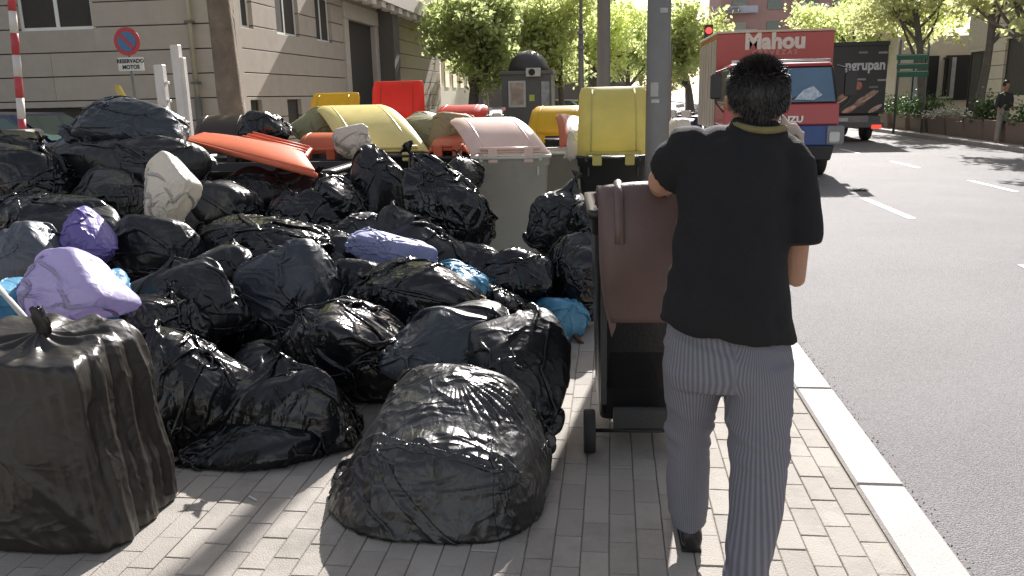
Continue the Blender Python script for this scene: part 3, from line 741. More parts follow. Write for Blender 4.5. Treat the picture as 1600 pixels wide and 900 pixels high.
# kiosk
ka = D(785, 185, 33); kb = D(862, 185, 33); kx = (ka.x+kb.x)/2; kw = (kb.x-ka.x)/2
ks = empty('kiosk', (kx, 33, 0), 0, 'domed dark grey street kiosk with a poster and an air conditioner', 'kiosk')
M_ks = mat('kiosk_grey', (.10, .10, .095), .5, .1)
MB().box(-kw, kw, 0, 2.0, -.01, 2.55, .03).build('cabin', M_ks, ks)
rings = []
for k in range(7):
    a = k/6*PI/2; r_ = math.cos(a)*.85+.02; rings.append([(math.cos(2*PI*i/20)*r_*kw*.98, 1+math.sin(2*PI*i/20)*r_*1.1, 2.55+math.sin(a)*.85) for i in range(20)])
MB().loft(rings).build('dome', mat('kiosk_dome', (.05, .05, .05), .5), ks, True)
MB().box(-kw-.08, kw+.08, -.1, 2.1, 2.45, 2.6, .02).build('cornice', M_ks, ks)
px_ = lambda x, y: D(x, y, 32.95)
q0, q1 = px_(795, 168), px_(821, 126)
MB().box(q0.x-kx, q1.x-kx, -.06, -.005, q0.z, q1.z).build('poster_case', mat('poster_frame', (.45, .44, .41), .4), ks)
po = MB().box(q0.x-kx+.08, q1.x-kx-.08, -.07, -.061, q0.z+.1, q1.z-.08).build('poster', mat('poster_print', (.42, .33, .27), .4, .6, 3), ks)
q0, q1 = px_(827, 158), px_(835, 148); MB().box(q0.x-kx, q1.x-kx, -.03, -.004, q0.z, q1.z).build('notice', mat('yellow_notice', (.50, .55, .08), .5), ks)
q0, q1 = px_(846, 165), px_(858, 127); MB().box(q0.x-kx, q1.x-kx, -.05, -.004, q0.z, q1.z).build('side_poster', mat('poster_frame2', (.35, .35, .36), .4, .5, 4), ks)
q0, q1 = px_(823, 120), px_(845, 106); ac = MB().box(q0.x-kx, q1.x-kx, -.35, -.03, q0.z, q1.z, .02).build('air_conditioner', mat('ac_white', (.5, .48, .44), .5), ks)
MB().disc(((q0.x+q1.x)/2-kx-.05, -.37, (q0.z+q1.z)/2), .13, 16).build('fan_grille', M_dark, ac)
# road direction signs
p = D(1425, 200, 32)
ds = empty('direction_signs', (p.x, 32, 0), 0, 'stack of three green direction boards on posts by the planters', 'sign')
M_gs = mat('sign_green', (.02, .13, .09), .4, .1)
for k, (y0, y1) in enumerate(((84, 94), (98, 108), (110, 121))):
    a, b = D(1400, y1, 32), D(1450, y0, 32); o = MB().box(a.x-p.x, b.x-p.x, -.08, -.03, a.z, b.z, .01).build('board', M_gs, ds)
    zc = (a.z+b.z)/2
    link('lettering', text(('PL. ESPAÑA', 'CENTRO', 'MONCLOA')[k] if False else '— — —', .22, .002, .0), mat('sign_white', (.6, .6, .6)), o, ((a.x+b.x)/2-p.x, -.085, zc)) if k > 5 else None
    MB().box(a.x-p.x+.04, b.x-p.x-.04, -.088, -.082, b.z-.035, b.z-.02).build('border', mat('sign_white', (.6, .6, .6)), o)
for x in (1403, 1447): q = D(x, 120, 32); MB().tube([(q.x-p.x, 0, 0), (q.x-p.x, 0, 3.3)], .045, 8).build('post', M_steel, ds, True)
# planters
M_pl = mat('brown_concrete', (.19, .145, .115), .85, .15, 4, .2, 40, dirt=.2)
def bush(root, w, h, z0, n, sd_, m):
    rs = np.random.RandomState(sd_); C = rs.randn(n, 3)*np.array([w*.32, .16, h*.32])+np.array([0, 0, z0+h*.45]); C[:, 2] = np.maximum(C[:, 2], z0)
    V, F = leaves(C, .045, rs); tag(link('foliage', npmesh('f', V, F, False), m, root), kind='stuff')
M_bush = leafmat('bush_leaf', (.06, .13, .03), .3)
plan = [(1392, 'leafy', 'planter nearest the black truck'), (1420, 'leafy', 'planter below the green direction signs'), (1450, 'leafy2', 'planter left of the one with white flowers'),
        (1480, 'flower', 'planter holding a clump of white flowers'), (1512, 'none', 'bare planter before the dark doorway'), (1542, 'bush', 'planter with a rounded bush'), (1576, 'none', 'bare planter before the standing pedestrian'), (1612, 'bush', 'planter with a big bush at the right edge')]
for i, (x, kd, lb) in enumerate(plan):
    d = ray(x, 190); X = rk+.75; Y = X/d.x*d.y
    o = empty('planter', (X, Y, 0), 0, 'brown concrete '+lb, 'planter', 'concrete planters across the road')
    MB().loft([rrect(0, 0, 0, .35, .74, .03, 2), rrect(0, 0, .56, .42, .80, .03, 2), rrect(0, 0, .62, .42, .80, .03, 2), rrect(0, 0, .62, .34, .70, .02, 2), rrect(0, 0, .55, .34, .70, .02, 2)]).build('box', M_pl, o)
    if kd != 'none':
        pr = empty('shrub', (X, Y, .55), 0, {'leafy': 'loose green shrub filling the ', 'leafy2': 'low green shrub in the ', 'flower': 'white flowering plant in the ', 'bush': 'rounded bush growing in the '}[kd]+lb, 'plant', 'plants in the planters')
        bush(pr, 1.2 if kd != 'bush' else .8, .7 if kd != 'flower' else .3, .0, 900, i+3, M_bush if kd != 'flower' else mat('white_petal', (.6, .6, .5), .6))
        MB().tube([(0, 0, -.05), (.03, 0, .2)], .02, 6).build('stem', M_bark2, pr)

# ============================================================ VEHICLES
M_red = mat('truck_red', (.38, .030, .028), .3, .06, 2, coat=.4, dirt=.06)
M_blue = mat('bumper_blue', (.03, .07, .22), .4, .1, 3)
M_rub = mat('rubber', (.018, .018, .018), .75, .2)
M_blk = mat('black_plastic', (.02, .02, .02), .4)
M_chr = mat('chrome', (.6, .6, .6), .2, .1, metal=.9)
M_lens = mat('headlamp_lens', (.55, .55, .52), .15, .1, 8, spec=.8)
M_silver = mat('silver_panel', (.42, .38, .33), .4, .12, 1.5, metal=.2, dirt=.15)
M_scr = mat('windscreen', (.07, .13, .20), .08, .25, 1.0, spec=.8)
def wheel(parent, x, y, r_, w_, name='wheel', axis='x'):
    o = MB(); n = 26; prof = [(r_*.62, -w_/2), (r_*.93, -w_/2), (r_, -w_*.38), (r_, w_*.38), (r_*.93, w_/2), (r_*.62, w_/2)]
    rings = [[(x+px, y+math.cos(2*PI*i/n)*pr, math.sin(2*PI*i/n)*pr+r_) if axis == 'x' else (x+math.cos(2*PI*i/n)*pr, y+px, math.sin(2*PI*i/n)*pr+r_) for i in range(n)] for pr, px in prof]
    o.loft(rings); t = o.build(name, M_rub, parent, True)
    h = MB(); rings = [[(x+px, y+math.cos(2*PI*i/n)*pr, math.sin(2*PI*i/n)*pr+r_) if axis == 'x' else (x+math.cos(2*PI*i/n)*pr, y+px, math.sin(2*PI*i/n)*pr+r_) for i in range(n)] for pr, px in ((r_*.2, -w_*.3), (r_*.6, -w_*.35), (r_*.6, w_*.35), (r_*.2, w_*.3))]
    h.loft(rings).build('rim', M_silver, t, True); return t
ty = Zof(1285, 276, RZ)-.3
TX = (D(1132, 160, ty).x+D(1313, 160, ty).x)/2; TW = (D(1313, 160, ty).x-D(1132, 160, ty).x)/2
tz = lambda y, YY=ty: D(1230, y, YY).z-RZ
tr = empty('box_truck', (TX, ty, RZ), 0, 'red beer delivery truck with blue bumper coming towards the camera', 'truck')
# cab by front profile sections (y from the nose)
z_t, z_w1, z_w0, z_b, z_h, z_low = tz(97), tz(104), tz(162), tz(196), tz(228), tz(252)
rings = []
for (y, z, hw) in ((0.02, z_low, TW*.97), (-.02, z_b, TW), (0, z_w0, TW), (.22, z_w1, TW*.93), (.34, z_t, TW*.90), (1.5, z_t, TW*.90), (1.5, z_low, TW*.97)):
    rings.append([(-hw, y, z), (-hw+.06, y-.03, z), (hw-.06, y-.03, z), (hw, y, z)])
mb = MB()
def sec(hw0, z0, y0, hw1, z1, y1, m, nm, parent=tr, bv=.03):
    return MB().add([(-hw0, y0, z0), (hw0, y0, z0), (hw0, 1.5, z0), (-hw0, 1.5, z0), (-hw1, y1, z1), (hw1, y1, z1), (hw1, 1.5, z1), (-hw1, 1.5, z1)],
        [(0, 3, 2, 1), (4, 5, 6, 7), (0, 1, 5, 4), (1, 2, 6, 5), (2, 3, 7, 6), (3, 0, 4, 7)]).build(nm, m, parent, bevel=bv)
sec(TW, z_b, -.01, TW, z_w0, .04, M_red, 'front_panel')
sec(TW-.02, z_w0+.0, .045, TW*.92, z_w1, .27, M_blk, 'cab_pillars', bv=.05)
sec(TW*.93, z_w1, .26, TW*.88, z_t, .36, M_red, 'cab_roof', bv=.05)
sec(TW*.99, z_h, -.03, TW*.995, z_b-.004, .0, M_blue, 'bumper')
sec(TW*.9, z_low, .03, TW*.96, z_h-.005, .0, M_blk, 'valance')
MB().add([(-TW+.09, .028, z_w0+.03), (TW-.09, .028, z_w0+.03), (TW*.92-.07, .247, z_w1-.03), (-TW*.92+.07, .247, z_w1-.03)]+[(-TW+.09, .06, z_w0+.03), (TW-.09, .06, z_w0+.03), (TW*.92-.07, .27, z_w1-.03), (-TW*.92+.07, .27, z_w1-.03)],
    [(0, 1, 2, 3), (7, 6, 5, 4), (0, 4, 5, 1), (3, 2, 6, 7), (0, 3, 7, 4), (1, 5, 6, 2)]).build('windscreen', M_scr, tr)
for s in (-1, 1):
    MB().tube([(s*.1, .02, z_w0+.05), (s*.55, .1, z_w0+.22)], .012, 6).build('wiper', M_blk, tr)
    a = s*TW*.80; hl = MB().box(min(a, a+s*.33), max(a, a+s*.33), -.06, 0, z_h+.02, z_b-.02, .03).build('headlight_bezel', mat('grey_plastic', (.2, .2, .2), .4), tr)
    MB().box(min(a, a+s*.24)+.04, max(a, a+s*.24)-.0, -.085, -.05, z_h+.06, z_h+.28, .03).build('headlight', M_lens, hl)
    mr_ = MB().box(s*(TW+.18)-.11, s*(TW+.18)+.11, -.02, .08, z_w0+.12, z_w0+.62, .03).build('mirror', M_blk, tr)
    MB().tube([(s*TW*.95, .2, z_w1), (s*(TW+.18), .03, z_w0+.66), (s*(TW+.18), .03, z_w0+.05), (s*TW, .1, z_w0-.15)], .018, 6).build('mirror_arm', M_blk, tr)
MB().tube([(-TW*.86, .34, z_t+.03), (TW*.86, .34, z_t+.03)], .035, 8).build('roof_visor', M_chr, tr, True)
MB().box(-TW*.7, TW*.2, -.045, -.005, z_b-.22, z_b-.10).build('grille_slot', M_blk, tr)
link('lettering', text('ISUZU', .17, .004, .008, 1.15), M_chr, tr, (D(1233, 188, ty).x-TX, -.03, tz(187)))
# driver's dim arm and dashboard papers seen through glass
MB().add([(.25, .022, z_w0+.08), (.62, .022, z_w0+.06), (.80, .05, z_w0+.16), (.62, .09, z_w0+.34), (.42, .07, z_w0+.26)], [(0, 1, 2, 3, 4)]).build('dashboard_paper', mat('paper', (.35, .40, .45), .5, .6, 14), tr)
# box
by = 1.65; x0, x1 = D(1120, 100, ty+by).x-TX, D(1301, 100, ty+by).x-TX; zt = D(1220, 50, ty+by).z-RZ
bxl = 3.6
bx_ = MB().box(x0, x1, by, by+bxl, .95, zt, .015).build('box_body', M_red, tr)
MB().box(x0-.02, x0-.003, by+.1, by+bxl-.05, .95, zt-.12).build('side_panel', M_silver, tr)
for k in range(6): MB().box(x0-.035, x0-.022, by+.3+k*.55, by+.34+k*.55, 1.0, zt-.15).build('side_rib', M_silver, tr)
MB().box(x0-.03, x1+.02, by-.03, by+bxl, zt+.002, zt+.05, .01).build('roof_rail', mat('cream_rail', (.6, .5, .35), .5), tr)
MB().box(x0+.2, x1-.2, .4, by+bxl, .55, .93).build('chassis', M_blk, tr)
M_let = mat('white_letter', (.65, .58, .50), .5)
lx = D(1211, 66, ty+by).x-TX; lz = D(1211, 65, ty+by).z-RZ
link('lettering', text('Mahou', .46, .004, .022, 1.02), M_let, bx_, (lx, by-.008, lz))
link('lettering', text('C E R V E Z A S', .145, .003, .004, 1.0), mat('red_letter', (.55, .22, .18), .5), bx_, (lx, by-.008, D(1211, 82, ty+by).z-RZ))
for y in (.75, by+2.6):
    for s in (-1, 1): wheel(tr, s*(TW-.2), y, .40, .24)
for s in (-1, 1): MB().box(s*(TW-.2)-.16, s*(TW-.2)+.16, .3, 1.2, .82, .86).build('wheel_arch', M_blk, tr)
# second truck (rear view)
t2 = Zof(1387, 222, RZ)+.2
x0, x1 = D(1290, 100, t2).x, D(1387, 100, t2).x; x0 = x1-2.35; cx = (x0+x1)/2
u2 = empty('box_truck', (cx, t2, RZ), 0, 'black bakery box truck seen from behind, pictures of bread on its rear', 'truck')
HW = (x1-x0)/2; zt = D(1345, 67, t2).z-RZ; zf = D(1345, 178, t2).z-RZ
bb = MB().box(-HW, HW, 0, 5, zf, zt, .02).build('box_body', mat('black_gloss', (.018, .016, .018), .35), u2)
MB().box(-HW-.02, HW+.02, -.04, .03, zt-.1, zt+.04, .01).build('top_rail', M_blk, u2); MB().box(-HW+.1, HW-.1, .2, 5, .5, zf-.01).build('chassis', M_blk, u2)
a = D(1358, 102, t2); link('lettering', text('ngrupan', .46, .003, .014, .86), mat('grey_letter', (.48, .48, .50), .4), bb, (a.x-cx-.12, -.01, a.z-RZ))
for (x, y, s, n_) in ((1349, 82, 'BOLLERIA', .13), (1380, 82, 'PAN', .13), (1346, 124, 'DESDE', .12), (1378, 125, 'CAFE', .12), (1365, 136, 'SERVICIO', .1)):
    a = D(x, y, t2)
    MB().box(a.x-cx-.14, a.x-cx+.14, -.008, -.003, a.z-RZ-.03, a.z-RZ+.03).build('small_print', mat('grey_print', (.25, .25, .26), .5, .6, 30), bb)
a0, a1 = D(1388, 175, t2), D(1300, 146, t2)
M_bread = mat('bread_print', (.40, .24, .17), .5, .9, 5)
for k in range(16):    # printed loaves: flat shapes on the door
    u = (k*.618) % 1; x = -HW+.55+u*(HW*2-.75); z = a0.z-RZ+.12+(k % 4)*.15; ang = R(38+((k*37) % 17)-8); L = .27; W_ = .07
    pts = []
    for i in range(12):
        t = 2*PI*i/12; e, f_ = math.cos(t)*L, math.sin(t)*W_; pts.append((x+e*math.cos(ang)-f_*math.sin(ang), -.006-.0015*k, z+e*math.sin(ang)*.8+f_*math.cos(ang)))
    pts = [(max(-HW+.05, min(HW-.05, q[0])), q[1], max(zf+.03, q[2])) for q in pts]
    MB().add(pts, [tuple(range(12))]).build('loaf_print', (M_bread, mat('bread_print2', (.26, .12, .08), .5, .6, 6), mat('bread_print3', (.5, .36, .28), .5, .6, 7))[k % 3], bb)
MB().disc((D(1340, 136, t2).x-cx, -.012, D(1340, 134, t2).z-RZ), .14, 14, th=.004).build('fruit_print', mat('fruit_print', (.35, .12, .07), .5, .8, 8), bb)
MB().box(-HW+.1, HW-.5, -.06, 0, zf-.3, zf-.06).build('tail_lift', mat('grey_panel', (.22, .21, .2), .5), u2)
MB().box(-HW, HW, -.12, .05, .48, .66, .02).box(-HW+.1, HW-.1, -.02, .1, .66, .85).build('rear_bumper', mat('grey_bumper', (.10, .10, .10), .5), u2)
a = D(1368, 198, t2); MB().box(a.x-cx-.17, a.x-cx+.14, -.16, -.1, a.z-RZ-.06, a.z-RZ+.07, .01).build('tail_light', mat('tail_red', (.6, .03, .02), .3, emit=(1, .08, .04, .5)), u2)
MB().box(-HW+.08, -HW+.4, -.16, -.1, .7, .83, .01).build('tail_light', mat('tail_red', (.6, .03, .02)), u2)
MB().box(-.5, .0, -.135, -.12, .7, .82).build('number_plate', mat('plate_white', (.5, .5, .48), .5), u2)
for y in (1.2, 4.2):
    for s in (-1, 1): wheel(u2, s*(HW-.2), y, .42, .26)
# parked cars
def car(label, loc, rz, m, group=None):
    o = empty('parked_car', loc, rz, label, 'car', group)
    prof = [(-2.05, .35), (-2.1, .62), (-1.95, .85), (-1.1, .95), (-.45, 1.38), (.9, 1.42), (1.6, 1.0), (2.0, .92), (2.05, .45), (1.95, .3)]
    def side(s, k=1.): return [(s*(.82 if z < 1 else .64), x, z) for x, z in prof]
    mb = MB(); a = side(-1); b = side(1); n = len(a)
    mb.add(a+b, [tuple(range(n))[::-1], tuple(range(n, 2*n))]+[(i, (i+1) % n, n+(i+1) % n, n+i) for i in range(n)])
    mb.build('body', m, o, bevel=.05)
    MB().add([(-.70, -1.13, .98), (.70, -1.13, .98), (.58, -.52, 1.34), (-.58, -.52, 1.34)], [(0, 1, 2, 3)]).build('windscreen', M_glass, o)
    MB().add([(-.70, 1.52, 1.07), (.70, 1.52, 1.07), (.58, 1.0, 1.38), (-.58, 1.0, 1.38)], [(3, 2, 1, 0)]).build('rear_window', M_glass, o)
    for s in (-1, 1):
        MB().add([(s*.80, -.95, .99), (s*.80, 1.35, 1.02), (s*.67, .85, 1.34), (s*.67, -.38, 1.33)], [(0, 1, 2, 3)]).build('side_window', M_glass, o)
        MB().box(s*.62-.16, s*.62+.16, -2.12, -2.0, .58, .76, .03).build('headlight', M_lens, o)
        MB().box(s*.65-.12, s*.65+.12, 2.0, 2.08, .65, .82, .02).build('tail_light', mat('tail_red', (.6, .03, .02)), o)
        for y in (-1.3, 1.3): wheel(o, s*.74, y, .31, .2)
    return o
M_navy = mat('navy_paint', (.025, .04, .09), .3, .1, coat=.5)
cc = car('dark navy parked car behind the striped pole at far left', (D(20, 170, 14).x, 14, 0), R(90), M_navy); cc.scale = (1.15, 1.1, 1.12)
car('dark car parked beyond the striped pole, against the basement windows', (-15.4, 16.2, -.12), R(90), mat('black_paint', (.02, .02, .02), .3, coat=.5))
p = D(892, 160, 42); car('pale blue-grey car parked right of the kiosk', (p.x, 42, -.01), R(60), mat('grey_paint', (.35, .42, .48), .3, coat=.5))
p = D(932, 160, 50); car('white van-like car beyond the second lamp post', (p.x, 50, -.01), R(80), mat('white_paint', (.6, .6, .6), .3, coat=.5))
p = D(975, 160, 60); car('distant dark car between the two steel posts', (p.x, 60, -.01), 0, mat('black_paint', (.02, .02, .02)))
def moto(label, loc, rz, m):
    o = empty('motorbike', loc, rz, label, 'motorbike', 'motorbikes parked on the pavement')
    for y in (-.65, .65): wheel(o, 0, y, .29, .12)
    MB().loft([rrect(0, y, 0, hw, .02, .01, 2) for y, hw in ()] or [[(-.12, -.3, .45), (.12, -.3, .45), (.12, -.3, .75), (-.12, -.3, .75)], [(-.16, 0, .35), (.16, 0, .35), (.14, 0, .85), (-.14, 0, .85)], [(-.14, .6, .5), (.14, .6, .5), (.1, .7, .8), (-.1, .7, .8)]]).build('body', m, o, bevel=.04)
    MB().box(-.14, .14, .0, .7, .80, .90, .03).build('seat', M_blk, o)
    MB().tube([(0, -.65, .3), (0, -.45, 1.0)], .04, 8).build('fork', M_chr, o, True)
    MB().tube([(-.33, -.38, 1.02), (0, -.45, 1.0), (.33, -.38, 1.02)], .02, 8).build('handlebar', M_blk, o, True)
    MB().box(-.14, .14, -.62, -.5, .85, 1.1, .03).build('headlight', M_lens, o)
    for s in (-1, 1): MB().tube([(s*.25, -.4, 1.02), (s*.3, -.45, 1.2)], .01, 5).box(s*.3-.07, s*.3+.07, -.47, -.44, 1.18, 1.28, .01).build('mirror', M_chr, o)
    return o
m0 = moto('dark motorbike at the left end of the row by the kiosk', (D(688, 170, 28).x, 28, 0), R(15), mat('navy_paint', (.025, .04, .09)))
for i, (x, Y, rz, lb) in enumerate(((706, 28.4, 25, 'second motorbike from the left in the row by the kiosk'), (724, 28.2, 10, 'motorbike just left of the leaning tree trunk'), (748, 28.6, 20, 'motorbike just right of the leaning tree trunk'), (766, 28.3, 30, 'motorbike nearest the kiosk wall'), (1062, 28, -30, 'motorbike between the thin post and the truck'), (1082, 27, -25, 'motorbike closest to the red truck, on its left'))):
    c = copy_tree(m0); c.location = (D(x, 170, Y).x, Y, 0); c.rotation_euler.z = R(rz); c['label'] = lb
# small van behind bins far centre
# far traffic: white van in the left lane behind truck hidden

# ============================================================ DISTANT PEDESTRIAN
def pedestrian(label, loc, rz, top, bot):
    o = empty('person', loc, rz, label, 'person')
    def circ(x, y, z, a, b, n=12): return [Vector((x+math.cos(2*PI*k/n)*a, y+math.sin(2*PI*k/n)*b, z)) for k in range(n)]
    body = MB()
    body.loft([circ(0, 0, 1.43, .055, .055), circ(0, 0, 1.52, .06, .06), circ(0, -.01, 1.60, .075, .09), circ(0, -.01, 1.68, .075, .095), circ(0, 0, 1.76, .03, .04)])
    for s in (-1, 1):
        body.loft([circ(s*.24, 0, 1.05, .04, .04), circ(s*.22, -.08, .95, .035, .035), circ(s*.15, -.2, 1.05, .03, .03)]); body.loft([circ(s*.1, 0, .15, .05, .05), circ(s*.1, 0, .05, .05, .06), circ(s*.1, -.05, .0, .045, .11)])
    body.loft([circ(0, 0, .90, .09, .07), circ(0, 0, 1.2, .09, .07), circ(0, 0, 1.38, .12, .06), circ(0, 0, 1.48, .05, .05)])
    for s in (-1, 1): body.tube([(0, 0, 1.36), (s*.17, 0, 1.38), (s*.24, 0, 1.2), (s*.24, 0, 1.0)], [.05, .045, .04, .04], 8); body.tube([(s*.02, 0, .95), (s*.08, 0, .85), (s*.1, 0, .5), (s*.1, 0, .08)], [.07, .07, .05, .04], 8)
    me = remesh(body, .02, 3); link('body', me, mat('skin', (.36, .19, .12), .5), o)
    t = MB(); t.loft([circ(0, 0, .92, .17, .12), circ(0, 0, 1.1, .16, .11), circ(0, 0, 1.32, .2, .12), circ(0, 0, 1.43, .15, .09), circ(0, 0, 1.46, .06, .06)])
    for s in (-1, 1): t.loft([circ(s*.17, 0, 1.40, .07, .07), circ(s*.24, 0, 1.25, .065, .065), circ(s*.25, 0, 1.0, .055, .055)])
    link('jacket', remesh(t, .02, 4), top, o)
    t = MB()
    for s in (-1, 1): t.loft([circ(s*.07, 0, .98, .11, .11), circ(s*.1, 0, .5, .085, .085), circ(s*.1, .02, .06, .075, .08)])
    link('trousers', remesh(t, .02, 4), bot, o)
    MB().loft([circ(0, .01, 1.62, .088, .10), circ(0, .01, 1.72, .08, .10), circ(0, 0, 1.785, .035, .05)]).build('hair', mat('dark_hair', (.02, .015, .012), .6), o, True)
    return o
p = D(1577, 205, 25.5); pedestrian('pedestrian in a dark jacket and pale trousers behind the planters', (p.x, 26, 0), R(20), mat('dark_jacket', (.03, .03, .035), .8), mat('pale_trousers', (.30, .28, .25), .8))

# ============================================================ BINS
M_gbin = mat('grey_bin', (.56, .55, .48), .5, .08, 4, .1, 60, dirt=.25)
M_gbin2 = mat('light_grey_bin', (.64, .63, .55), .5, .08, 4, .1, 60, dirt=.2)
M_bbin = mat('black_bin', (.028, .030, .030), .42, .15, 4, .1, 60, dirt=.1)
M_lor = mat('orange_lid', (.72, .17, .08), .38, .07, 4, .06, 60, trans=.25, dirt=.22)
M_lpe = mat('sunlit_orange_lid', (.86, .64, .55), .30, .06, 4, .06, 60, trans=.2, dirt=.22)  # orange paled: the sun's glare on the lid is put into its colour
M_lye = mat('yellow_lid', (.78, .50, .02), .4, .08, 4, .06, 60, trans=.3, dirt=.22)
M_lyp = mat('sunlit_yellow_lid', (.88, .74, .30), .28, .06, 4, .06, 60, trans=.2, dirt=.22)  # sun highlight on glossy yellow, painted in as a washed-out base colour
M_lyo = mat('dusty_yellow_lid', (.62, .54, .16), .5, .10, 4, .06, 60, trans=.25, dirt=.15)
M_lre = mat('red_lid', (.75, .045, .02), .4, .07, 4, .06, 60, trans=.3, dirt=.22)
M_lrb = mat('brick_lid', (.48, .11, .06), .45, .1, 4, .06, 60, trans=.2, dirt=.22)
M_lbr = mat('brown_lid', (.125, .078, .07), .48, .12, 5, .1, 50, trans=.0, dirt=.15)
M_lbd = mat('dark_brown_lid', (.045, .028, .022), .45, .12, 5, .1, 50)
def lid(parent, w_, L, z, ang, m, yaw=0, dome=.10, th=.03, y0=0, x0=0, tabs=True, bend=.5, name='lid', tilt=0., skew=0.):
    """domed lid hinged on the near side (local y=0) and swung up by ang"""
    N, K = 12, 10; top = []; bot = []
    def P(u, v, t):   # u across -1..1, v 0..1 away from the hinge
        ww = w_/2*(1-.06*v); r_ = max(0, v-.86)/.14; ww *= 1-.07*r_**2
        h = dome*(1-abs(u)**6)*math.sin(PI*min(1, v*.92+.08))**.7+t-(max(0, abs(u)-.93)/.07)*.03*(1 if t > 0 else .6)
        x, y, z_ = u*ww, v*L, h
        a = R(ang)+bend*(v-.5)*-.5
        return Vector((x0+x-skew*v, y0+y*math.cos(a)-z_*math.sin(a), z+y*math.sin(a)+z_*math.cos(a)))
    mb = MB(); us = [-1+2*i/N for i in range(N+1)]; vs = [j/K for j in range(K+1)]
    V = [P(u, v, th) for v in vs for u in us]+[P(u, v, 0) for v in vs for u in us]; n1 = (N+1)*(K+1)
    F = []
    for j in range(K):
        for i in range(N):
            a = j*(N+1)+i; F.append((a, a+1, a+N+2, a+N+1)); F.append((n1+a, n1+a+N+1, n1+a+N+2, n1+a+1))
    for j in range(K):
        a = j*(N+1); F.append((a, a+N+1, n1+a+N+1, n1+a)); b = a+N; F.append((b, n1+b, n1+b+N+1, b+N+1))
    for i in range(N): F.append((i, n1+i, n1+i+1, i+1)); b = K*(N+1)+i; F.append((b, b+1, n1+b+1, n1+b))
    mb.add(V, F); o = mb.build(name, m, parent, True, bevel=.008)
    if tilt: o.rotation_euler.y = R(tilt)
    # moulded ribs and hinge tabs
    for s in (-.62, .62):
        r_ = MB(); pts = [P(s, .04+.9*k/8, th-.006) for k in range(9)]; r_.tube(pts, .010, 6); rb = r_.build('lid_rib', m, o, True)
    if tabs:
        for s in (-.45, .45):
            q = P(s, 0, th*.5); MB().box(q.x-.045, q.x+.045, q.y-.03, q.y+.03, q.z-.10, q.z+.05, .01).build('hinge_tab', m, o)
        a0, a1 = P(-.75, .03, th+.02), P(.75, .03, th+.02); MB().tube([a0, a1], .018, 8).build('grab_bar', m, o, True)
    return o
def bin_(label, px, rim_y, wpx, h, Y=None, body=M_gbin, lidm=M_lpe, ang=30, yaw=0, d=.72, L=None, name='wheelie_bin', tilt=0, wheels=True, group='wheeled bins lined up behind the bags', dome=.1, bend=.5, skew=0.):
    if Y is None:
        dr_ = ray(px, rim_y); Y = dr_.y*(h-EYE.z)/dr_.z
    p = D(px, rim_y, Y); w_ = wpx*Y/FPX*1.0
    o = empty(name, (p.x, Y, 0), R(yaw), label, 'bin', group)
    z1 = h
    def rr(z, k, g_=0.): return rrect(0, d/2, z, w_/2*k+g_, d/2*k+g_, .05, 4)
    MB().loft([rr(.09, .78), rr(.12, .82), rr(z1-.10, .965), rr(z1-.10, .985, .008), rr(z1-.03, .99, .010), rr(z1-.03, 1, .02), rr(z1, 1, .02), rr(z1, .93), rr(z1-.1, .91), rr(.3, .78), rr(.2, .5)], True).build('body', body, o, True, bevel=0)
    for s in (-.7, .7): MB().box(s*w_/2-.008, s*w_/2+.008, .006, .022, z1-.20, z1-.11).build('rib', body, o)
    MB().tube([(-w_*.38, -.05, z1-.02), (w_*.38, -.05, z1-.02)], .015, 8).build('handle', body, o, True)
    for s in (-.38, .38): MB().box(s*w_-.015, s*w_+.015, -.055, .02, z1-.05, z1).build('handle_bracket', body, o)
    if wheels:
        for s in (-1, 1): wheel(o, s*w_*.4, .12, .10, .05)
    if lidm is not None: lid(o, w_*1.02, L or d*1.02, z1+.01, ang, lidm, dome=dome, tilt=tilt, bend=bend, skew=skew)
    return o
bin_('grey bin with a sun-glared orange lid propped half open, middle of the row', 798, 243, 121, 1.10, ang=36, yaw=6, lidm=M_lpe, dome=.03, bend=.7, skew=.30)
bin_('pale grey bin under the brick-red lid, left of the dusty yellow one', 884, 238, 84, 1.08, Y=8.9, body=M_gbin2, lidm=M_lrb, ang=30, yaw=14, tilt=12, L=.85, dome=.05)
bin_('black bin whose dusty yellow lid stands straight up beside the thick post', 958, 243, 108, 1.08, body=M_bbin, lidm=M_lyo, ang=84, yaw=2, L=.66, dome=.12, d=.75)
bin_('black bin with a sun-glared yellow lid resting half open on its rubbish', 606, 241, 132, 1.10, body=M_bbin, lidm=M_lyp, ang=40, yaw=7, d=.8, L=.95, dome=.03, bend=.7, skew=.50)
bin_('bin behind the others with a big red lid standing upright', 624, 188, 84, 1.10, Y=10.6, body=M_bbin, lidm=M_lre, ang=93, yaw=3, L=.78)
bin_('bin with an upright yellow lid at the left of the back row', 522, 205, 84, 1.10, Y=10.2, body=M_bbin, lidm=M_lye, ang=84, yaw=-4, L=.66)
bin_('bin with a red lid tipped back, between the upright red lid and the kiosk', 708, 196, 88, 1.12, Y=10.0, body=M_bbin, lidm=M_lre, ang=52, yaw=-10, L=.6)
bin_('bin with an orange-yellow lid at the back, right of the brick-red lid', 868, 196, 92, 1.12, Y=10.8, body=M_bbin, lidm=M_lye, ang=50, yaw=-6, L=.55)
bin_('black bin with a flat reddish lid between the yellow and sun-glared orange lids', 700, 240, 66, 1.08, Y=8.5, body=M_bbin, lidm=M_lor, ang=10, yaw=2, L=.6, d=.6)
bin_('black bin with a brown lid tipped open behind the orange lid', 342, 224, 96, 1.10, Y=8.6, body=M_bbin, lidm=M_lbd, ang=62, yaw=4, L=.5)
bin_('black bin with graffiti scribble left of the sun-glared yellow lid', 500, 243, 90, 1.08, Y=8.4, body=M_bbin, lidm=M_lor, ang=30, yaw=0, L=.45, d=.7)
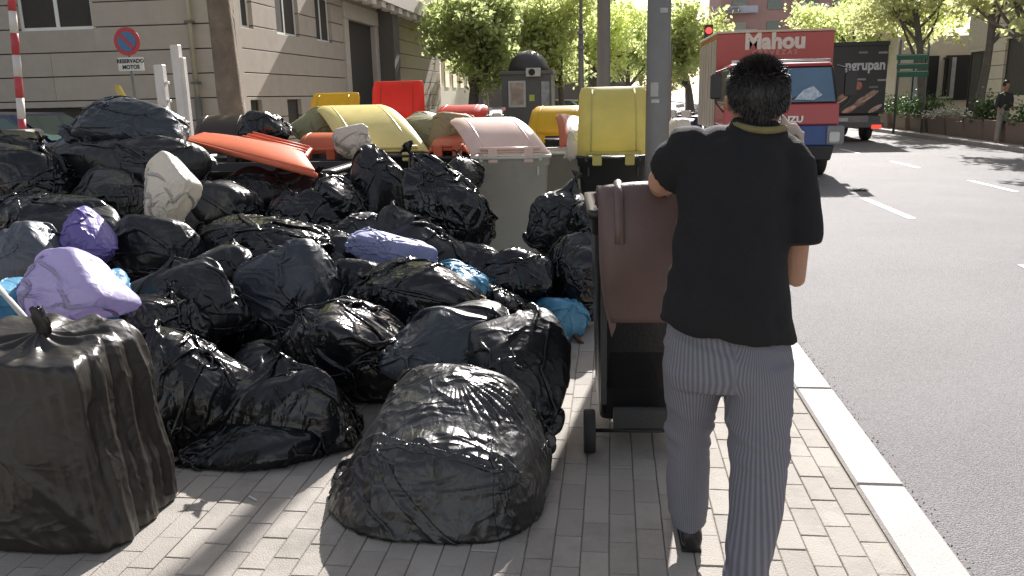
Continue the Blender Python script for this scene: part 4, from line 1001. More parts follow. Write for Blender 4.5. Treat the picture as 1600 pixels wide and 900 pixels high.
# long four wheeled container at left with the orange lid slid across it
cy = 6.9; pa, pb_ = D(240, 300, cy), D(505, 262, cy)
lc = empty('waste_container', ((pa.x+pb_.x)/2, cy, 0), R(2), 'long black four-wheeled container buried in bags under the orange lid', 'container')
cw = pb_.x-pa.x+.5; zr = 1.08
def rr2(z, k, g_=0.): return rrect(-.2, .5, z, cw/2*k+g_, .5*k+g_, .05, 4)
MB().loft([rr2(.16, .85), rr2(zr-.13, .97), rr2(zr-.13, 1, .02), rr2(zr-.04, 1, .02), rr2(zr-.04, 1, .045), rr2(zr, 1, .045), rr2(zr, .94), rr2(.4, .88), rr2(.3, .6)]).build('body', M_bbin, lc, True)
for k in range(5): MB().box(-.2-cw/2*.8+k*cw*.2-.012, -.2-cw/2*.8+k*cw*.2+.012, .0, .022, .45, zr-.15).build('rib', M_bbin, lc)
for s in (-1, 1):
    for y in (.15, .85): wheel(lc, -.2+s*cw*.38, y, .09, .05)
def slab(nm, pts, th, m, parent, bulge=.03):
    """quad of 4 world points thickened and domed"""
    a, b, c_, d_ = [Vector(q) for q in pts]; nn = (b-a).cross(d_-a).normalized()
    if nn.z < 0: nn = -nn
    N = 8
    def P(u, v, t):
        q = (a*(1-u)+b*u)*(1-v)+(d_*(1-u)+c_*u)*v; return q+nn*(t+bulge*math.sin(PI*u)**.6*math.sin(PI*v)**.6)-Vector(parent.location)
    mb = MB(); V = [P(i/N, j/N, th) for j in range(N+1) for i in range(N+1)]+[P(i/N, j/N, 0) for j in range(N+1) for i in range(N+1)]; n1 = (N+1)**2; F = []
    for j in range(N):
        for i in range(N):
            q = j*(N+1)+i; F += [(q, q+1, q+N+2, q+N+1), (n1+q, n1+q+N+1, n1+q+N+2, n1+q+1)]
    for j in range(N): q = j*(N+1); F += [(q, q+N+1, n1+q+N+1, n1+q)]; q += N; F += [(q, n1+q, n1+q+N+1, q+N+1)]
    for i in range(N): F += [(i, n1+i, n1+i+1, i+1)]; q = N*(N+1)+i; F += [(q, q+1, n1+q+1, n1+q)]
    mb.add(V, F); me = mb.mesh(nm, True); recalc(me); o = link(nm, me, m, parent); bv = o.modifiers.new('b', 'BEVEL'); bv.width = .008; bv.segments = 2; return o
p = D(385, 245, 6.9)
ol = empty('loose_lid', p, 0, 'long orange container lid lying askew across the black container', 'lid')
slab('panel', [D(288, 222, 6.75), D(492, 272, 6.35), D(470, 238, 7.2), D(318, 212, 7.3)], .035, M_lor, ol, .05)
a = [D(292, 221, 6.74), D(494, 274, 6.33)]; MB().tube([q-Vector(ol.location) for q in a], .022, 8).build('rim', M_lor, ol, True)
p = D(430, 235, 7.4); ol2 = empty('loose_lid', p, 0, 'faded ribbed orange lid lying behind the long orange one', 'lid')
slab('panel', [D(372, 226, 7.0), D(480, 248, 7.0), D(488, 236, 7.6), D(380, 216, 7.7)], .03, M_lor, ol2, .03)
for k in range(3): MB().tube([D(380+k*8, 222-k*3, 7.1+.2*k)+Vector((0, 0, .05))-p, D(478+k*3, 246-k*4, 7.05+.2*k)+Vector((0, 0, .045))-p], .014, 6).build('lid_rib', M_lor, ol2, True)

# the bin the man pushes
M_pbin = mat('pushed_bin_black', (.014, .014, .015), .36, .15, 4, .1, 60, dirt=.1)
by_ = 3.66; a = D(930, 600, by_); bw = .455
xl = D(928, 500, by_).x; bc = xl+bw/2+.02
pbn = empty('wheelie_bin', (bc-.02, by_, 0), R(3), 'black two-wheeled bin with a brown lid hanging open, pushed by the man', 'bin')
def rr3(z, k, g_=0., kd=None): return rrect(0, .36, z, bw/2*k+g_, .34*(kd or k)+g_, .045, 5)
MB().loft([rr3(.13, .84, 0, .70), rr3(.17, .88, 0, .74), rr3(1.05, .985), rr3(1.06, .99, .012), rr3(1.13, .99, .014), rr3(1.135, 1, .03), rr3(1.17, 1, .03), rr3(1.17, .93), rr3(.3, .8), rr3(.25, .5)]).build('body', M_pbin, pbn, True)
for s in (-1, 1):
    MB().box(s*bw*.40-.014, s*bw*.40+.014, -.01, .035, .25, .95, .008).build('rib', M_bbin, pbn)
    wheel(pbn, s*(bw/2+.02), .03, .105, .055)
    MB().box(s*bw*.36-.02, s*bw*.36+.02, -.13, .04, 1.1, 1.22, .012).build('handle_bracket', M_bbin, pbn)
MB().tube([(-bw/2-.0, .04, .105), (bw/2+.0, .04, .105)], .010, 8).build('axle', M_blk, pbn, True)
MB().tube([(-bw*.45, -.12, 1.20), (bw*.45, -.12, 1.20)], .019, 12).build('handle', M_bbin, pbn, True)
MB().box(-bw*.3, bw*.3, -.015, .02, .13, .24, .01).build('foot_plate', M_bbin, pbn)
# hanging lid: profile rises over the hinge and drops behind
def LP(u, v, t):
    # v 0..1 along: top arch then hanging down
    lw = bw/2*.97*(1-.05*v)*(1-.16*max(0, (v-.55)/.45)**2)
    if v < .16: k = v/.16; y = .10-.30*k; z = 1.20+.12*math.sin(k*PI*.5)
    else: k = (v-.16)/.84; y = -.20-.05*math.sin(k*PI)-.02*k; z = 1.32-.60*k
    y -= t+.045*(1-abs(u)**4)*math.sin(min(1, max(0, v-.1)*1.4)*PI)**.6
    if abs(u) > .93: y += .04*(abs(u)-.93)/.07
    return Vector((u*lw, y, z+(.02*u*u*-1 if v < .2 else 0)))
N, K = 22, 26; mb = MB(); us = [-1+2*i/N for i in range(N+1)]; vv = [j/K for j in range(K+1)]; V = [LP(u, v, .022) for v in vv for u in us]+[LP(u, v, 0) for v in vv for u in us]; n1 = (N+1)*(K+1); F = []
for j in range(K):
    for i in range(N):
        q = j*(N+1)+i; F += [(q, q+1, q+N+2, q+N+1), (n1+q, n1+q+N+1, n1+q+N+2, n1+q+1)]
for j in range(K): q = j*(N+1); F += [(q, q+N+1, n1+q+N+1, n1+q)]; q += N; F += [(q, n1+q, n1+q+N+1, q+N+1)]
for i in range(N): F += [(i, n1+i, n1+i+1, i+1)]; q = K*(N+1)+i; F += [(q, q+1, n1+q+1, n1+q)]
mb.add(V, F); hl = mb.build('lid', M_lbr, pbn, True)
for s in (-.62, .62):
    MB().tube([LP(s, .05+k*.09, .03) for k in range(6)], .02, 8).build('lid_rib', M_lbr, hl, True)
MB().add([(-bw*.42, -.238, .80), (-bw*.31, -.242, .80), (-bw*.31, -.236, .70), (-bw*.35, -.232, .65), (-bw*.42, -.222, .80), (-bw*.31, -.226, .80), (-bw*.31, -.220, .70), (-bw*.35, -.216, .65)], [(3, 2, 1, 0), (4, 5, 6, 7), (0, 1, 5, 4), (1, 2, 6, 5), (2, 3, 7, 6), (3, 0, 4, 7)]).build('lid_lip', M_lbr, hl)

# ============================================================ THE BAGS
G1 = 'black rubbish bags heaped on the pavement'
def B(label, *a, **k): k.setdefault('group', G1); return bag(label, *a, **k)
# foreground
HP = [((-1, 0, .42), .90), ((1, 0, .34), .96), ((0, -1, .22), .95), ((0, 1, .25), .95), ((0, -.38, 1), .64), ((.4, -.35, 1), .70), ((-.5, -.35, 1), .70), ((.1, .3, 1), 1.0), ((0, 0, -1), 1.), ((-.7, -.7, .3), 1.0), ((.8, -.7, .05), 1.14), ((1, 0, -.6), 1.1)]
HX, HF = simbag(3, top=7, planes=HP, slack=1.17, steps=(55, 20, 8), pinch=0, hp=10, fric=.6)
ax_ = unit([.12, .42, .9]); hd = HX/np.linalg.norm(HX, axis=1)[:, None]; th_ = np.arccos(np.clip(hd @ ax_, -1, 1)); e1_ = unit(np.cross(ax_, [1, 0, 0])); e2_ = np.cross(ax_, e1_)
ph_ = np.arctan2(hd @ e2_, hd @ e1_); w1 = ph_*38/(2*PI)+.7*vn(HX*1.3); w2 = ph_*80/(2*PI)+.9*vn(HX*2.1+5)
trw = lambda w_: np.abs(w_-np.floor(w_)-.5)*2-.5
am = np.exp(-((th_-.95)/.62)**2)*np.clip(.35+1.3*vn(HX*1.6+9), .05, 1)
HERO = (HX+hd*((.050*trw(w1)+.022*trw(w2))*am)[:, None], HF)
B('large shiny black bag standing alone in the foreground, densely creased', 697, 706, 300, 304, 3.20, F_HERO, depth=.74, sag=.13, cone=.05, own=HERO)
B('dark bag tucked against the right rear of the big foreground bag', 800, 580, 150, 170, 3.85, F_MATT, depth=.6, neck=(-.25, .1, 1), lvl=6, pleat=1.3, np_=22, reach=1.2, crease=.6, seed=23)
B('low grey-black bag directly behind the big foreground bag', 705, 545, 210, 100, 4.0, F_SLATE, depth=.55, neck=(.5, -.2, .8), lvl=6, seed=31)
B('wrinkled black bag at the foot of the pile, left of the foreground bag', 470, 665, 210, 190, 3.75, F_BLACK, depth=.6, neck=(-.2, -.1, 1), lvl=6, crease=1.3, seed=42)
B('crinkled black bag beside the tall boxy bag, bright fold along its top', 300, 640, 185, 240, 3.7, F_BLACK, depth=.6, neck=(.1, .2, 1), lvl=6, crease=1.35, seed=53)
B('black bag lying deep between the boxy bag and the pile foot', 395, 690, 180, 150, 3.72, F_BLACK, depth=.5, neck=(.3, .3, 1), lvl=6, crease=1.1, seed=54)
B('black bag with a bright twisted top, above the foot of the pile', 545, 535, 190, 130, 4.3, F_BLACK, depth=.55, neck=(-.6, -.3, .7), lvl=6, crease=1.3, seed=65)
B('broad black bag at the very front edge of the heap, left of the foreground bag', 405, 708, 190, 140, 3.60, F_BLACK, depth=.5, neck=(.5, .4, .6), seed=57, knot=False)
B('dark bag wedged above the wrinkled bag at the pile foot', 425, 590, 150, 110, 4.3, F_MATT, depth=.5, neck=(.3, -.3, 1), crease=1.1, seed=66)
# middle
B('big smooth slate-black bag in the middle of the heap', 455, 455, 170, 142, 4.95, F_SLATE, depth=.55, neck=(.75, .3, .6), lvl=6, crease=.25, pleat=.8, lump=.6, box=2.3, seed=77)
B('flattish black bag with a bright ridge lying above the smooth bag', 410, 385, 220, 90, 5.5, F_BLACK, depth=.6, neck=(-.9, 0, .45), lvl=6, crease=1., seed=88)
B('dark crumpled bag right of the smooth bag, under the periwinkle bag', 660, 465, 190, 110, 4.95, F_BLACK, depth=.55, neck=(.7, -.3, .6), lvl=6, crease=1.2, seed=99)
B('black bag below the blue bag, rounded and creased', 720, 510, 160, 80, 4.7, F_MATT, depth=.5, neck=(.2, .2, 1), crease=1., seed=101)
B('dark bag left of the smooth bag, half in shadow', 310, 480, 170, 130, 4.6, F_MATT, depth=.55, neck=(-.4, .1, 1), lvl=6, crease=.9, seed=112)
B('black bag above the lavender bag, behind the shaded one', 255, 400, 170, 110, 5.3, F_MATT, depth=.55, neck=(.2, .2, 1), crease=.9, seed=113)
B('dark bag sagging beneath the shaded bag, above the crinkled one', 250, 520, 140, 110, 4.3, F_BLACK, depth=.5, neck=(.2, .2, 1), crease=1., seed=114)
B('small dark bag with bright crinkles under the graffiti bin', 450, 335, 80, 62, 6.3, F_BLACK, neck=(0, .2, 1), crease=1.4, pleat=1.2, seed=121)
B('bronze-tinged crumpled bag right of the small crinkled one', 525, 325, 100, 90, 6.5, F_BLACK, neck=(-.4, 0, 1), crease=1.4, seed=122)
B('tall matt black bag with long vertical folds beside the sunlit tall one', 592, 318, 104, 160, 6.9, F_MATT, depth=.55, neck=(0, .4, 1), lvl=6, crease=.35, pleat=1.5, np_=20, reach=1.6, box=3.2, pull=.1, knot=False, seed=133)
B('tall shiny black bag leaning, its right edge glittering in the sun', 695, 335, 128, 175, 6.5, F_BLACK, depth=.6, neck=(-.35, .1, 1), lvl=6, crease=1.1, pleat=1.0, rot=-18, sag=.25, seed=144)
B('black bag with a glittering crest above the right-hand blue bag', 812, 432, 118, 88, 5.7, F_BLACK, depth=.55, neck=(-.3, .2, 1), lvl=6, crease=1.3, seed=155)
B('taut black bag with a pointed tied corner, leaning on the pale grey bin', 870, 345, 98, 110, 6.5, F_MATT, depth=.5, neck=(.1, .1, 1), crease=.8, box=3, rot=20, seed=166)
B('black bag beside the hanging brown lid, lower one', 912, 415, 100, 110, 5.9, F_BLACK, depth=.5, neck=(.4, 0, 1), crease=1.2, seed=177)
B('black bag with bright crumpled top just left of the hanging brown lid', 925, 345, 70, 70, 6.1, F_BLACK, neck=(.4, 0, 1), crease=1.4, seed=178)
B('small black bag behind the right-hand blue bag', 900, 470, 80, 60, 5.9, F_BLACK, neck=(.2, .3, 1), crease=1.2, seed=179)
B('dark bag between the blue bag and the glittering one', 770, 480, 90, 70, 5.3, F_BLACK, neck=(.2, .3, 1), crease=1.1, seed=180)
# upper left
B('long dark green-black bag crowning the heap at upper left', 205, 196, 190, 88, 6.6, F_SLATE, depth=.7, neck=(1, 0, .35), lvl=6, crease=.7, box=2.2, pleat=1., rot=8, seed=191)
B('black bag below the crowning bag, over the container edge', 215, 262, 230, 90, 6.3, F_MATT, depth=.6, neck=(.9, -.2, .3), lvl=6, crease=.9, seed=192)
B('black bag speckled with glints at the upper left edge', 45, 285, 150, 100, 6.0, F_BLACK, depth=.6, neck=(.3, .1, 1), lvl=6, crease=1.5, pleat=1.2, seed=193)
B('dark bag beneath the glinting one at the left edge', 70, 345, 170, 90, 5.5, F_BLACK, depth=.5, neck=(-.3, .1, 1), crease=1.1, seed=194)
B('black bag left of the white bag, hanging over the container', 180, 330, 120, 130, 5.9, F_MATT, depth=.5, neck=(0, .1, 1), crease=1., box=3, seed=195)
B('black bag with a bright crest behind the brown lid', 415, 202, 78, 48, 8.2, F_BLACK, neck=(.3, 0, 1), crease=1.6, seed=196)
B('dark bag over the container right of the white bag', 345, 325, 130, 90, 6.2, F_MATT, depth=.5, neck=(0, .4, 1), crease=.8, seed=197)
B('black bag filling the gap behind the flattish ridge bag', 470, 300, 120, 80, 7.0, F_MATT, depth=.5, neck=(0, .4, 1), crease=1., seed=198)
B('black bag under the graffiti bin, left of the tall matt bag', 390, 300, 110, 70, 6.8, F_MATT, depth=.5, neck=(0, .4, 1), crease=1., seed=199)
B('dark bag in shade below the ridge bag, left of the smooth one', 345, 430, 120, 90, 5.1, F_MATT, depth=.5, neck=(.2, .4, 1), crease=.9, seed=201)
B('black bag behind the tall shiny one, beneath the reddish lid', 715, 280, 70, 60, 7.6, F_MATT, neck=(0, .2, 1), crease=.9, seed=202)
B('black bag deep in the heap behind the periwinkle bag', 560, 375, 100, 80, 6.0, F_MATT, neck=(0, .2, 1), seed=203)
B('black bag in the shade above the pile foot, near the centre', 600, 590, 120, 110, 4.4, F_MATT, neck=(0, .2, 1), seed=204)
B('dark bag at the far left behind the pale striped pole base', 20, 235, 110, 60, 7.2, F_MATT, neck=(0, .2, 1), crease=1.2, seed=205)
B('flat black bag sloping down from the crowning bag to the left', 110, 240, 110, 50, 6.9, F_GREY, neck=(-1, .2, .2), crease=1., rot=-25, seed=206)
# filler body of the heap, low bags that hold the others up
fill = [(150, 450, 5.6), (380, 520, 5.2), (520, 470, 5.6), (640, 420, 6.0), (600, 500, 5.2), (250, 590, 4.6), (470, 540, 4.9), (330, 380, 6.2), (745, 470, 6.0), (850, 505, 6.3), (500, 400, 6.4), (100, 400, 5.4), (40, 520, 4.6), (160, 560, 4.3)]
nm_ = ['left of the lavender bag', 'below the smooth bag', 'right of the smooth bag', 'under the periwinkle bag', 'behind the twisted-top bag', 'behind the crinkled bag', 'under the smooth bag', 'behind the ridge bag', 'behind the left blue bag', 'behind the right blue bag', 'behind the bronze bag', 'behind the purple bag', 'behind the white stick', 'behind the boxy bag']
for i, (x, y, Y) in enumerate(fill):
    B('shadowed black bag buried deep in the heap '+nm_[i], x, y, 190, 170, Y, F_MATT if i % 2 else F_BLACK, depth=.6, neck=(rnd.uniform(-.5, .5), .3, 1), lvl=5, seed=300+i, knot=False)
# coloured bags
CG = 'coloured rubbish bags in the heap'
def CB(label, *a, **k):
    k.setdefault('kind', 'soft'); return bag(label, *a, group=CG, **k)
CB('whitish grey bag hanging down the heap below the crowning bag', 262, 306, 74, 112, 5.6, F_WHITE, depth=.26, neck=(.35, 0, .95), crease=.45, pleat=1.3, rot=20, box=2.6, sag=.0, lvl=6, shear=.1, seed=401, pull=.5)
CB('violet bag above the pale lavender one', 134, 377, 84, 80, 4.9, F_PURP, depth=.36, neck=(.6, .1, .6), crease=.7, box=2.2, seed=402, knot=False)
CB('large pale lavender bag behind the boxy bag', 106, 455, 170, 100, 3.85, F_LAV, depth=.42, neck=(.9, .1, .45), crease=.5, box=2.2, seed=403, lvl=6)
CB('slate-grey shiny bag at the left edge, left of the violet bag', 50, 402, 135, 85, 4.7, F_GREY, depth=.45, neck=(.8, 0, .5), crease=.9, seed=404)
CB('bright blue bag at the left edge behind the white stick', 8, 485, 70, 90, 3.75, F_BLUE, depth=.35, neck=(.3, 0, 1), crease=.9, seed=405, knot=False)
CB('blue bag peeping out behind the lavender bag', 178, 462, 50, 70, 4.25, F_BLUE, depth=.3, neck=(.3, 0, 1), crease=.9, seed=406, knot=False)
CB('crumpled periwinkle bag lying across the middle of the heap', 610, 393, 145, 56, 5.5, F_PERI, depth=.36, kind='plain', neck=(1, 0, -.15), crease=1.0, rot=14, seed=407, knotm=F_WHITE, pleat=1.4)
CB('turquoise blue bag with a yellow tie beside the dark crumpled bag', 720, 446, 100, 70, 5.15, F_BLUE, depth=.36, kind='plain', neck=(-.4, 0, 1), crease=.9, rot=18, seed=408, knot=False)
CB('light blue bag on the pavement near the pushed bin', 867, 499, 96, 74, 5.6, F_BLUE, depth=.4, neck=(.1, .2, 1), crease=.8, seed=409, knot=False)
CB('rust-brown bag on the pavement left of the light blue one', 825, 515, 75, 55, 5.2, F_RUST, depth=.35, neck=(-.5, 0, 1), crease=.9, seed=410, knot=False)
CB('khaki bag slumped under the upright yellow lid', 500, 205, 74, 60, 9.3, F_OLIVE, neck=(-.9, 0, .2), crease=.6, rot=30, seed=411, knot=False)
CB('khaki translucent bag bulging between the red lids', 668, 210, 100, 62, 9.2, F_OLIVE, neck=(.5, 0, 1), crease=.6, seed=412, knot=False)
CB('tan crumpled bag beneath the tipped red lid', 705, 208, 70, 70, 9.0, F_TAN, neck=(.2, 0, 1), crease=.6, seed=413, knot=False)
CB('whitish bag bulging below the left of the sun-glared yellow lid', 552, 222, 58, 52, 8.3, F_WHITE, neck=(-.2, 0, 1), crease=.7, seed=414, knot=False)
CB('white bag squeezed out beside the dusty yellow lid', 905, 222, 40, 56, 8.4, F_WHITE, neck=(0, 0, 1), crease=.6, seed=415, knot=False)
CB('pale bag on the pavement behind the thick post', 1060, 215, 40, 60, 9.5, F_WHITE, neck=(0, 0, 1), crease=.6, seed=416, knot=False, minz=.0)
# yellow tie & red string
a = Vector(D(748, 468, 4.93)); o = empty('yellow_tie', a, 0, 'small yellow tie on the turquoise blue bag', 'tie')
MB().tube([(-.07, 0, .0), (-.02, -.01, .03), (.03, -.02, .02), (.06, -.02, -.03)], .012, 8).build('band', mat('yellow_plastic', (.55, .38, .04), .5), o, True)
a = G(905, 535); o = empty('red_scrap', a, 0, 'reddish strip lying beside the light blue bag', 'litter')
MB().tube([(-.12, .2, .10), (-.06, .1, .05), (.0, .0, .012), (.03, -.04, .01)], [.02, .022, .016, .008], 8).build('strip', F_RUST, o, True)
# boxy bag, front left
def boxy():
    c0 = Vector((D(132, 680, 3.0).x+.0, 2.87, 0))
    root = empty('trash_bag', c0, 0, 'tall boxy brownish-black bag with gathered top at the front left', 'trash bag', G1)
    v, F = ico(7); d = v
    pl = [((-1, 0, .06), 1), ((1, 0, .03), 1), ((0, -1, .05), 1), ((0, 1, 0), 1), ((0, 0, -1), 1), ((.04, -.10, 1), .97), ((.8, -.8, 0), 1.28), ((-.8, -.8, 0), 1.3), ((.7, 0, .7), 1.3), ((0, -.7, .7), 1.32)]
    nn = np.array([unit(a) for a, _ in pl]); hh = np.array([b for _, b in pl]); r_ = (np.maximum(0, d @ nn.T / hh)**26).sum(1)**(-1/26)
    P = d*r_[:, None]*np.array([.29, .25, .405]); P[:, 2] += .400; q = P/.4; rs = np.random.RandomState(5); t = P[:, 2]/.82
    P[:, 0] += .07*(.5-t); P[:, 0] *= np.where(P[:, 0] < 0, .80+.22*t, 1.)
    pw = (q[:, 0]*2.6+q[:, 1]*2.6)+.55*vn(np.c_[q[:, 0]*1.5, q[:, 1]*1.5, q[:, 2]*.45]); tri = np.abs(pw-np.floor(pw)-.5)*2-.5
    pw2 = (q[:, 0]+q[:, 1])*6+.8*vn(np.c_[q[:, 0]*2, q[:, 1]*2, q[:, 2]*.6]+7); tri2 = np.abs(pw2-np.floor(pw2)-.5)*2-.5
    m1 = np.clip((q[:, 0]-.05)*2.2, .0, 1)+.5*np.clip(-q[:, 0]-.45, 0, 1)
    n = P.copy(); n[:, 2] = 0; n /= np.maximum(.15, np.linalg.norm(n, axis=1))[:, None]
    dsp = (.020*tri+.008*tri2)*m1+.020*folds(q, rs, 7, .7, 1.6, .5)+.022*vn(q*1.1)+.016*np.clip(1-np.abs(vn(np.c_[q[:, 0]*1.2+q[:, 2]*.7, q[:, 1], q[:, 2]*.5]))*5, 0, 1)
    P += n*(dsp)[:, None]
    top = np.clip((t-.90)/.07, 0, 1)
    rad = np.hypot(P[:, 0]+.02, P[:, 1]); a2 = np.arctan2(P[:, 1], P[:, 0]+.02)
    P[:, 2] += top*(.05*np.exp(-(rad/.07)**2)+.012*np.sin(a2*9+3*vn(q*2))*np.clip(rad/.1, 0, 1)+.015*vn(q*3)-.02)
    cr = np.exp(-((P[:, 0]-.25)**2+(P[:, 1]+.0)**2)/.006)*top; P[:, 2] += cr*(.035+.02*vn(q*7))
    P[:, 2] = np.maximum(P[:, 2], .004+.003*vn(P*30))
    link('sack', npmesh('sack', P, F), F_BROWN, root)
    tp_ = np.array([-.02, 0, .80]); mb = MB(); rings = []
    for k in range(8):
        t = k/7; r0_ = .016+.014*math.sin(min(1, t*1.1)*PI*.8)
        rings.append([(tp_[0]+.012*math.sin(t*4)+math.cos(2*PI*i/20)*r0_*(1+.3*math.sin(i*2.1+k*.8)), tp_[1]+math.sin(2*PI*i/20)*r0_*.5, tp_[2]-.03+t*.14+.006*math.sin(i*1.7)) for i in range(20)])
    mb.loft(rings).build('knot', F_BROWN, root, True)
boxy()
# white stick, cigarette-thin litter, paper scraps
a, b = D(-10, 440, 3.7), D(52, 512, 3.25); o = empty('white_stick', b, 0, 'thin pale stick leaning across the bags at the left edge', 'stick')
MB().tube([(0, 0, 0), a-b], .014, 8).build('shaft', mat('pale_stick', (.42, .41, .38), .6), o, True)
p = D(385, 187, 7.9)
for (x, y, lb, s) in ((317, 783, 'tiny pale paper scrap on the shaded pavers by the boxy bag', .012), (395, 780, 'thin white straw on the shaded pavers below the pile', .03)):
    q = G(x, y); o = MB().box(-s, s, -.003, .004, .001, .006).build('litter', mat('scrap_white', (.5, .5, .5), .7), None, loc=q); o.rotation_euler.z = R(-35); tag(o, lb, 'litter')
a = D(100, 226, 7.0); o = empty('plank', a, 0, 'dark weathered board lying on top of the heap at left', 'board')
b0_, b1_ = D(30, 245, 6.6), D(170, 200, 7.3); dv = (b1_-b0_); t = MB().box(0, dv.length, -.09, .09, -.015, .015, .004)
q = dv.to_track_quat('X', 'Z'); mb = MB(); mb.add([tuple(q @ Vector(v)+b0_-a) for v in t.v], t.f); mb.build('board', mat('old_board', (.10, .075, .065), .8, .3, 12), o)

pts = []
gq = D(514, 272, 8.38); gr = empty('graffiti_tag', gq, 0, 'looping pale graffiti scribble on the black bin left of the sun-glared yellow lid', 'graffiti')
for k in range(46): t = k/45*6*PI; pts.append((math.cos(t)*.055+math.sin(t*.37)*.02, 0, math.sin(t*1.3)*.09-.02+k*.0006))
MB().tube(pts, .005, 5).build('line', mat('pale_spray', (.3, .3, .3), .7), gr)
# ============================================================ THE MAN
def wr_shirt(V):
    return (.010*fbm(V*4, 2)+.017*np.abs(vn(np.c_[V[:, 0]*9+V[:, 2]*5, V[:, 1]*6, V[:, 2]*9-V[:, 0]*4]))-.004)
man_o = Vector((.40, 2.76, 0)); KM = .932
def DM(x, y, Y): return D(x, y, Y*KM)
def ringM(xl, xr, y, Y, dy, n=24, yr=None): return ring(xl, xr, y, Y*KM, dy*.97, n, yr=yr)
mn = empty('person', man_o, 0, 'man in a black short-sleeved shirt and fine-striped trousers pushing a bin', 'person')
YS = 3.20
# ---- shirt
sh = MB()
sh.loft([ringM(1031, 1246, 497, 3.02, .185, yr=533), ringM(1038, 1240, 470, 3.02, .182, yr=492), ringM(1056, 1233, 400, 3.07, .165), ringM(1064, 1236, 330, 3.12, .160),
         ringM(1062, 1244, 280, 3.16, .150), ringM(1058, 1250, 245, 3.18, .135), ringM(1072, 1246, 220, 3.20, .115), ringM(1110, 1228, 203, 3.21, .09), ringM(1138, 1222, 193, 3.21, .070), ringM(1146, 1216, 186, 3.22, .062)])
def limb(mb, pts, rads, n=16):
    pts = [Vector(p) for p in pts]; mb.tube(pts, rads, n)
limb(sh, [DM(1100, 232, 3.20), DM(1078, 240, 3.20), DM(1060, 256, 3.22), DM(1046, 275, 3.25)], [.07, .092, .088, .080])
sh.tube([DM(1225, 240, 3.18), DM(1240, 255, 3.17), DM(1250, 310, 3.13), DM(1250, 382, 3.08)], [.07, .082, .074, .070], 16)
me = remesh(sh, .010, 5, wr_shirt); link('shirt', shift(me, man_o), mat('black_cotton', (.017, .0165, .018), .85, .15, 8, .3, 220, .25), mn)
# ---- trousers
tro = MB()
tro.loft([ringM(1042, 1232, 500, 3.02, .15), ringM(1037, 1238, 540, 3.0, .165), ringM(1034, 1239, 575, 2.98, .17), ringM(1040, 1236, 598, 2.98, .15)])
tro.loft([ringM(1034, 1132, 560, 3.0, .13), ringM(1035, 1129, 600, 3.02, .125), ringM(1040, 1118, 640, 3.05, .115), ringM(1040, 1110, 680, 3.08, .10), ringM(1041, 1110, 730, 3.08, .095), ringM(1043, 1108, 780, 3.06, .085), ringM(1050, 1104, 822, 3.03, .08, yr=818)])
k_ = 1/KM
tro.loft([ringM(1130, 1240, 560, 2.77*k_, .14), ringM(1132, 1238, 610, 2.74*k_, .135), ringM(1136, 1235, 680, 2.69*k_, .12), ringM(1140, 1231, 740, 2.64*k_, .108), ringM(1138, 1224, 800, 2.59*k_, .102), ringM(1132, 1212, 850, 2.55*k_, .095), ringM(1130, 1204, 890, 2.52*k_, .09), ringM(1128, 1206, 915, 2.50*k_, .09)])
def wr_tr(V):
    z = V[:, 2]; knee = np.exp(-((z-.50)/.12)**2)+.8*np.exp(-((z-.86)/.06)**2)+.8*np.exp(-((z-.10)/.10)**2)
    return .009*knee*(np.abs(vn(np.c_[V[:, 0]*10+z*10, V[:, 1]*6, z*26+V[:, 0]*8]))*2-.7)+.004*fbm(V*8, 2)
me = remesh(tro, .010, 4, wr_tr)
# stripe coordinate measured round each leg's axis
V = np.empty(len(me.vertices)*3, np.float32); me.vertices.foreach_get('co', V); V = V.reshape(-1, 3).astype(float)
axl = [np.array([DM(1084, y, 3.04)[:] for y in (480, 600, 700, 830)]), np.array([DM(1184, y, 2.92)[:] for y in (480, 600, 740, 930)])]
zc = V[:, 2]; mid = np.interp(zc, sorted([DM(1135, 600, 3)[2], DM(1120, 930, 2.9)[2]]), [DM(1120, 930, 2.9)[0], DM(1135, 600, 3)[0]])
left = V[:, 0] < mid; S_ = np.zeros(len(V))
for k, msk in ((0, left), (1, ~left)):
    A = axl[k][::-1]; cx = np.interp(zc, A[:, 2], A[:, 0]); cy = np.interp(zc, A[:, 2], A[:, 1])
    S_[msk] = (np.arctan2(V[msk, 0]-cx[msk], -(V[msk, 1]-cy[msk])))*.085
at = me.attributes.new('stripe', 'FLOAT', 'POINT'); at.data.foreach_set('value', S_.astype(np.float32))
mt = mat('striped_cotton', (.185, .182, .205), .85, .06, 5, .2, 300, .2)
n = mt.node_tree.nodes; l = mt.node_tree.links; b = n['Principled BSDF']; an_ = n.new('ShaderNodeAttribute'); an_.attribute_name = 'stripe'
ml = n.new('ShaderNodeMath'); ml.operation = 'MULTIPLY'; ml.inputs[1].default_value = 2*PI/.0078; l.new(an_.outputs['Fac'], ml.inputs[0])
sn = n.new('ShaderNodeMath'); sn.operation = 'SINE'; l.new(ml.outputs[0], sn.inputs[0])
mr = n.new('ShaderNodeMapRange'); mr.inputs['From Min'].default_value = -1; mr.inputs['To Min'].default_value = .74; mr.inputs['To Max'].default_value = 1.22; l.new(sn.outputs[0], mr.inputs['Value'])
src = b.inputs['Base Color'].links[0].from_socket; mx = n.new('ShaderNodeMix'); mx.data_type = 'RGBA'; mx.blend_type = 'MULTIPLY'; mx.inputs['Factor'].default_value = 1
l.new(src, mx.inputs['A']); l.new(mr.outputs[0], mx.inputs['B']); l.new(mx.outputs['Result'], b.inputs['Base Color'])
link('trousers', shift(me, man_o), mt, mn)
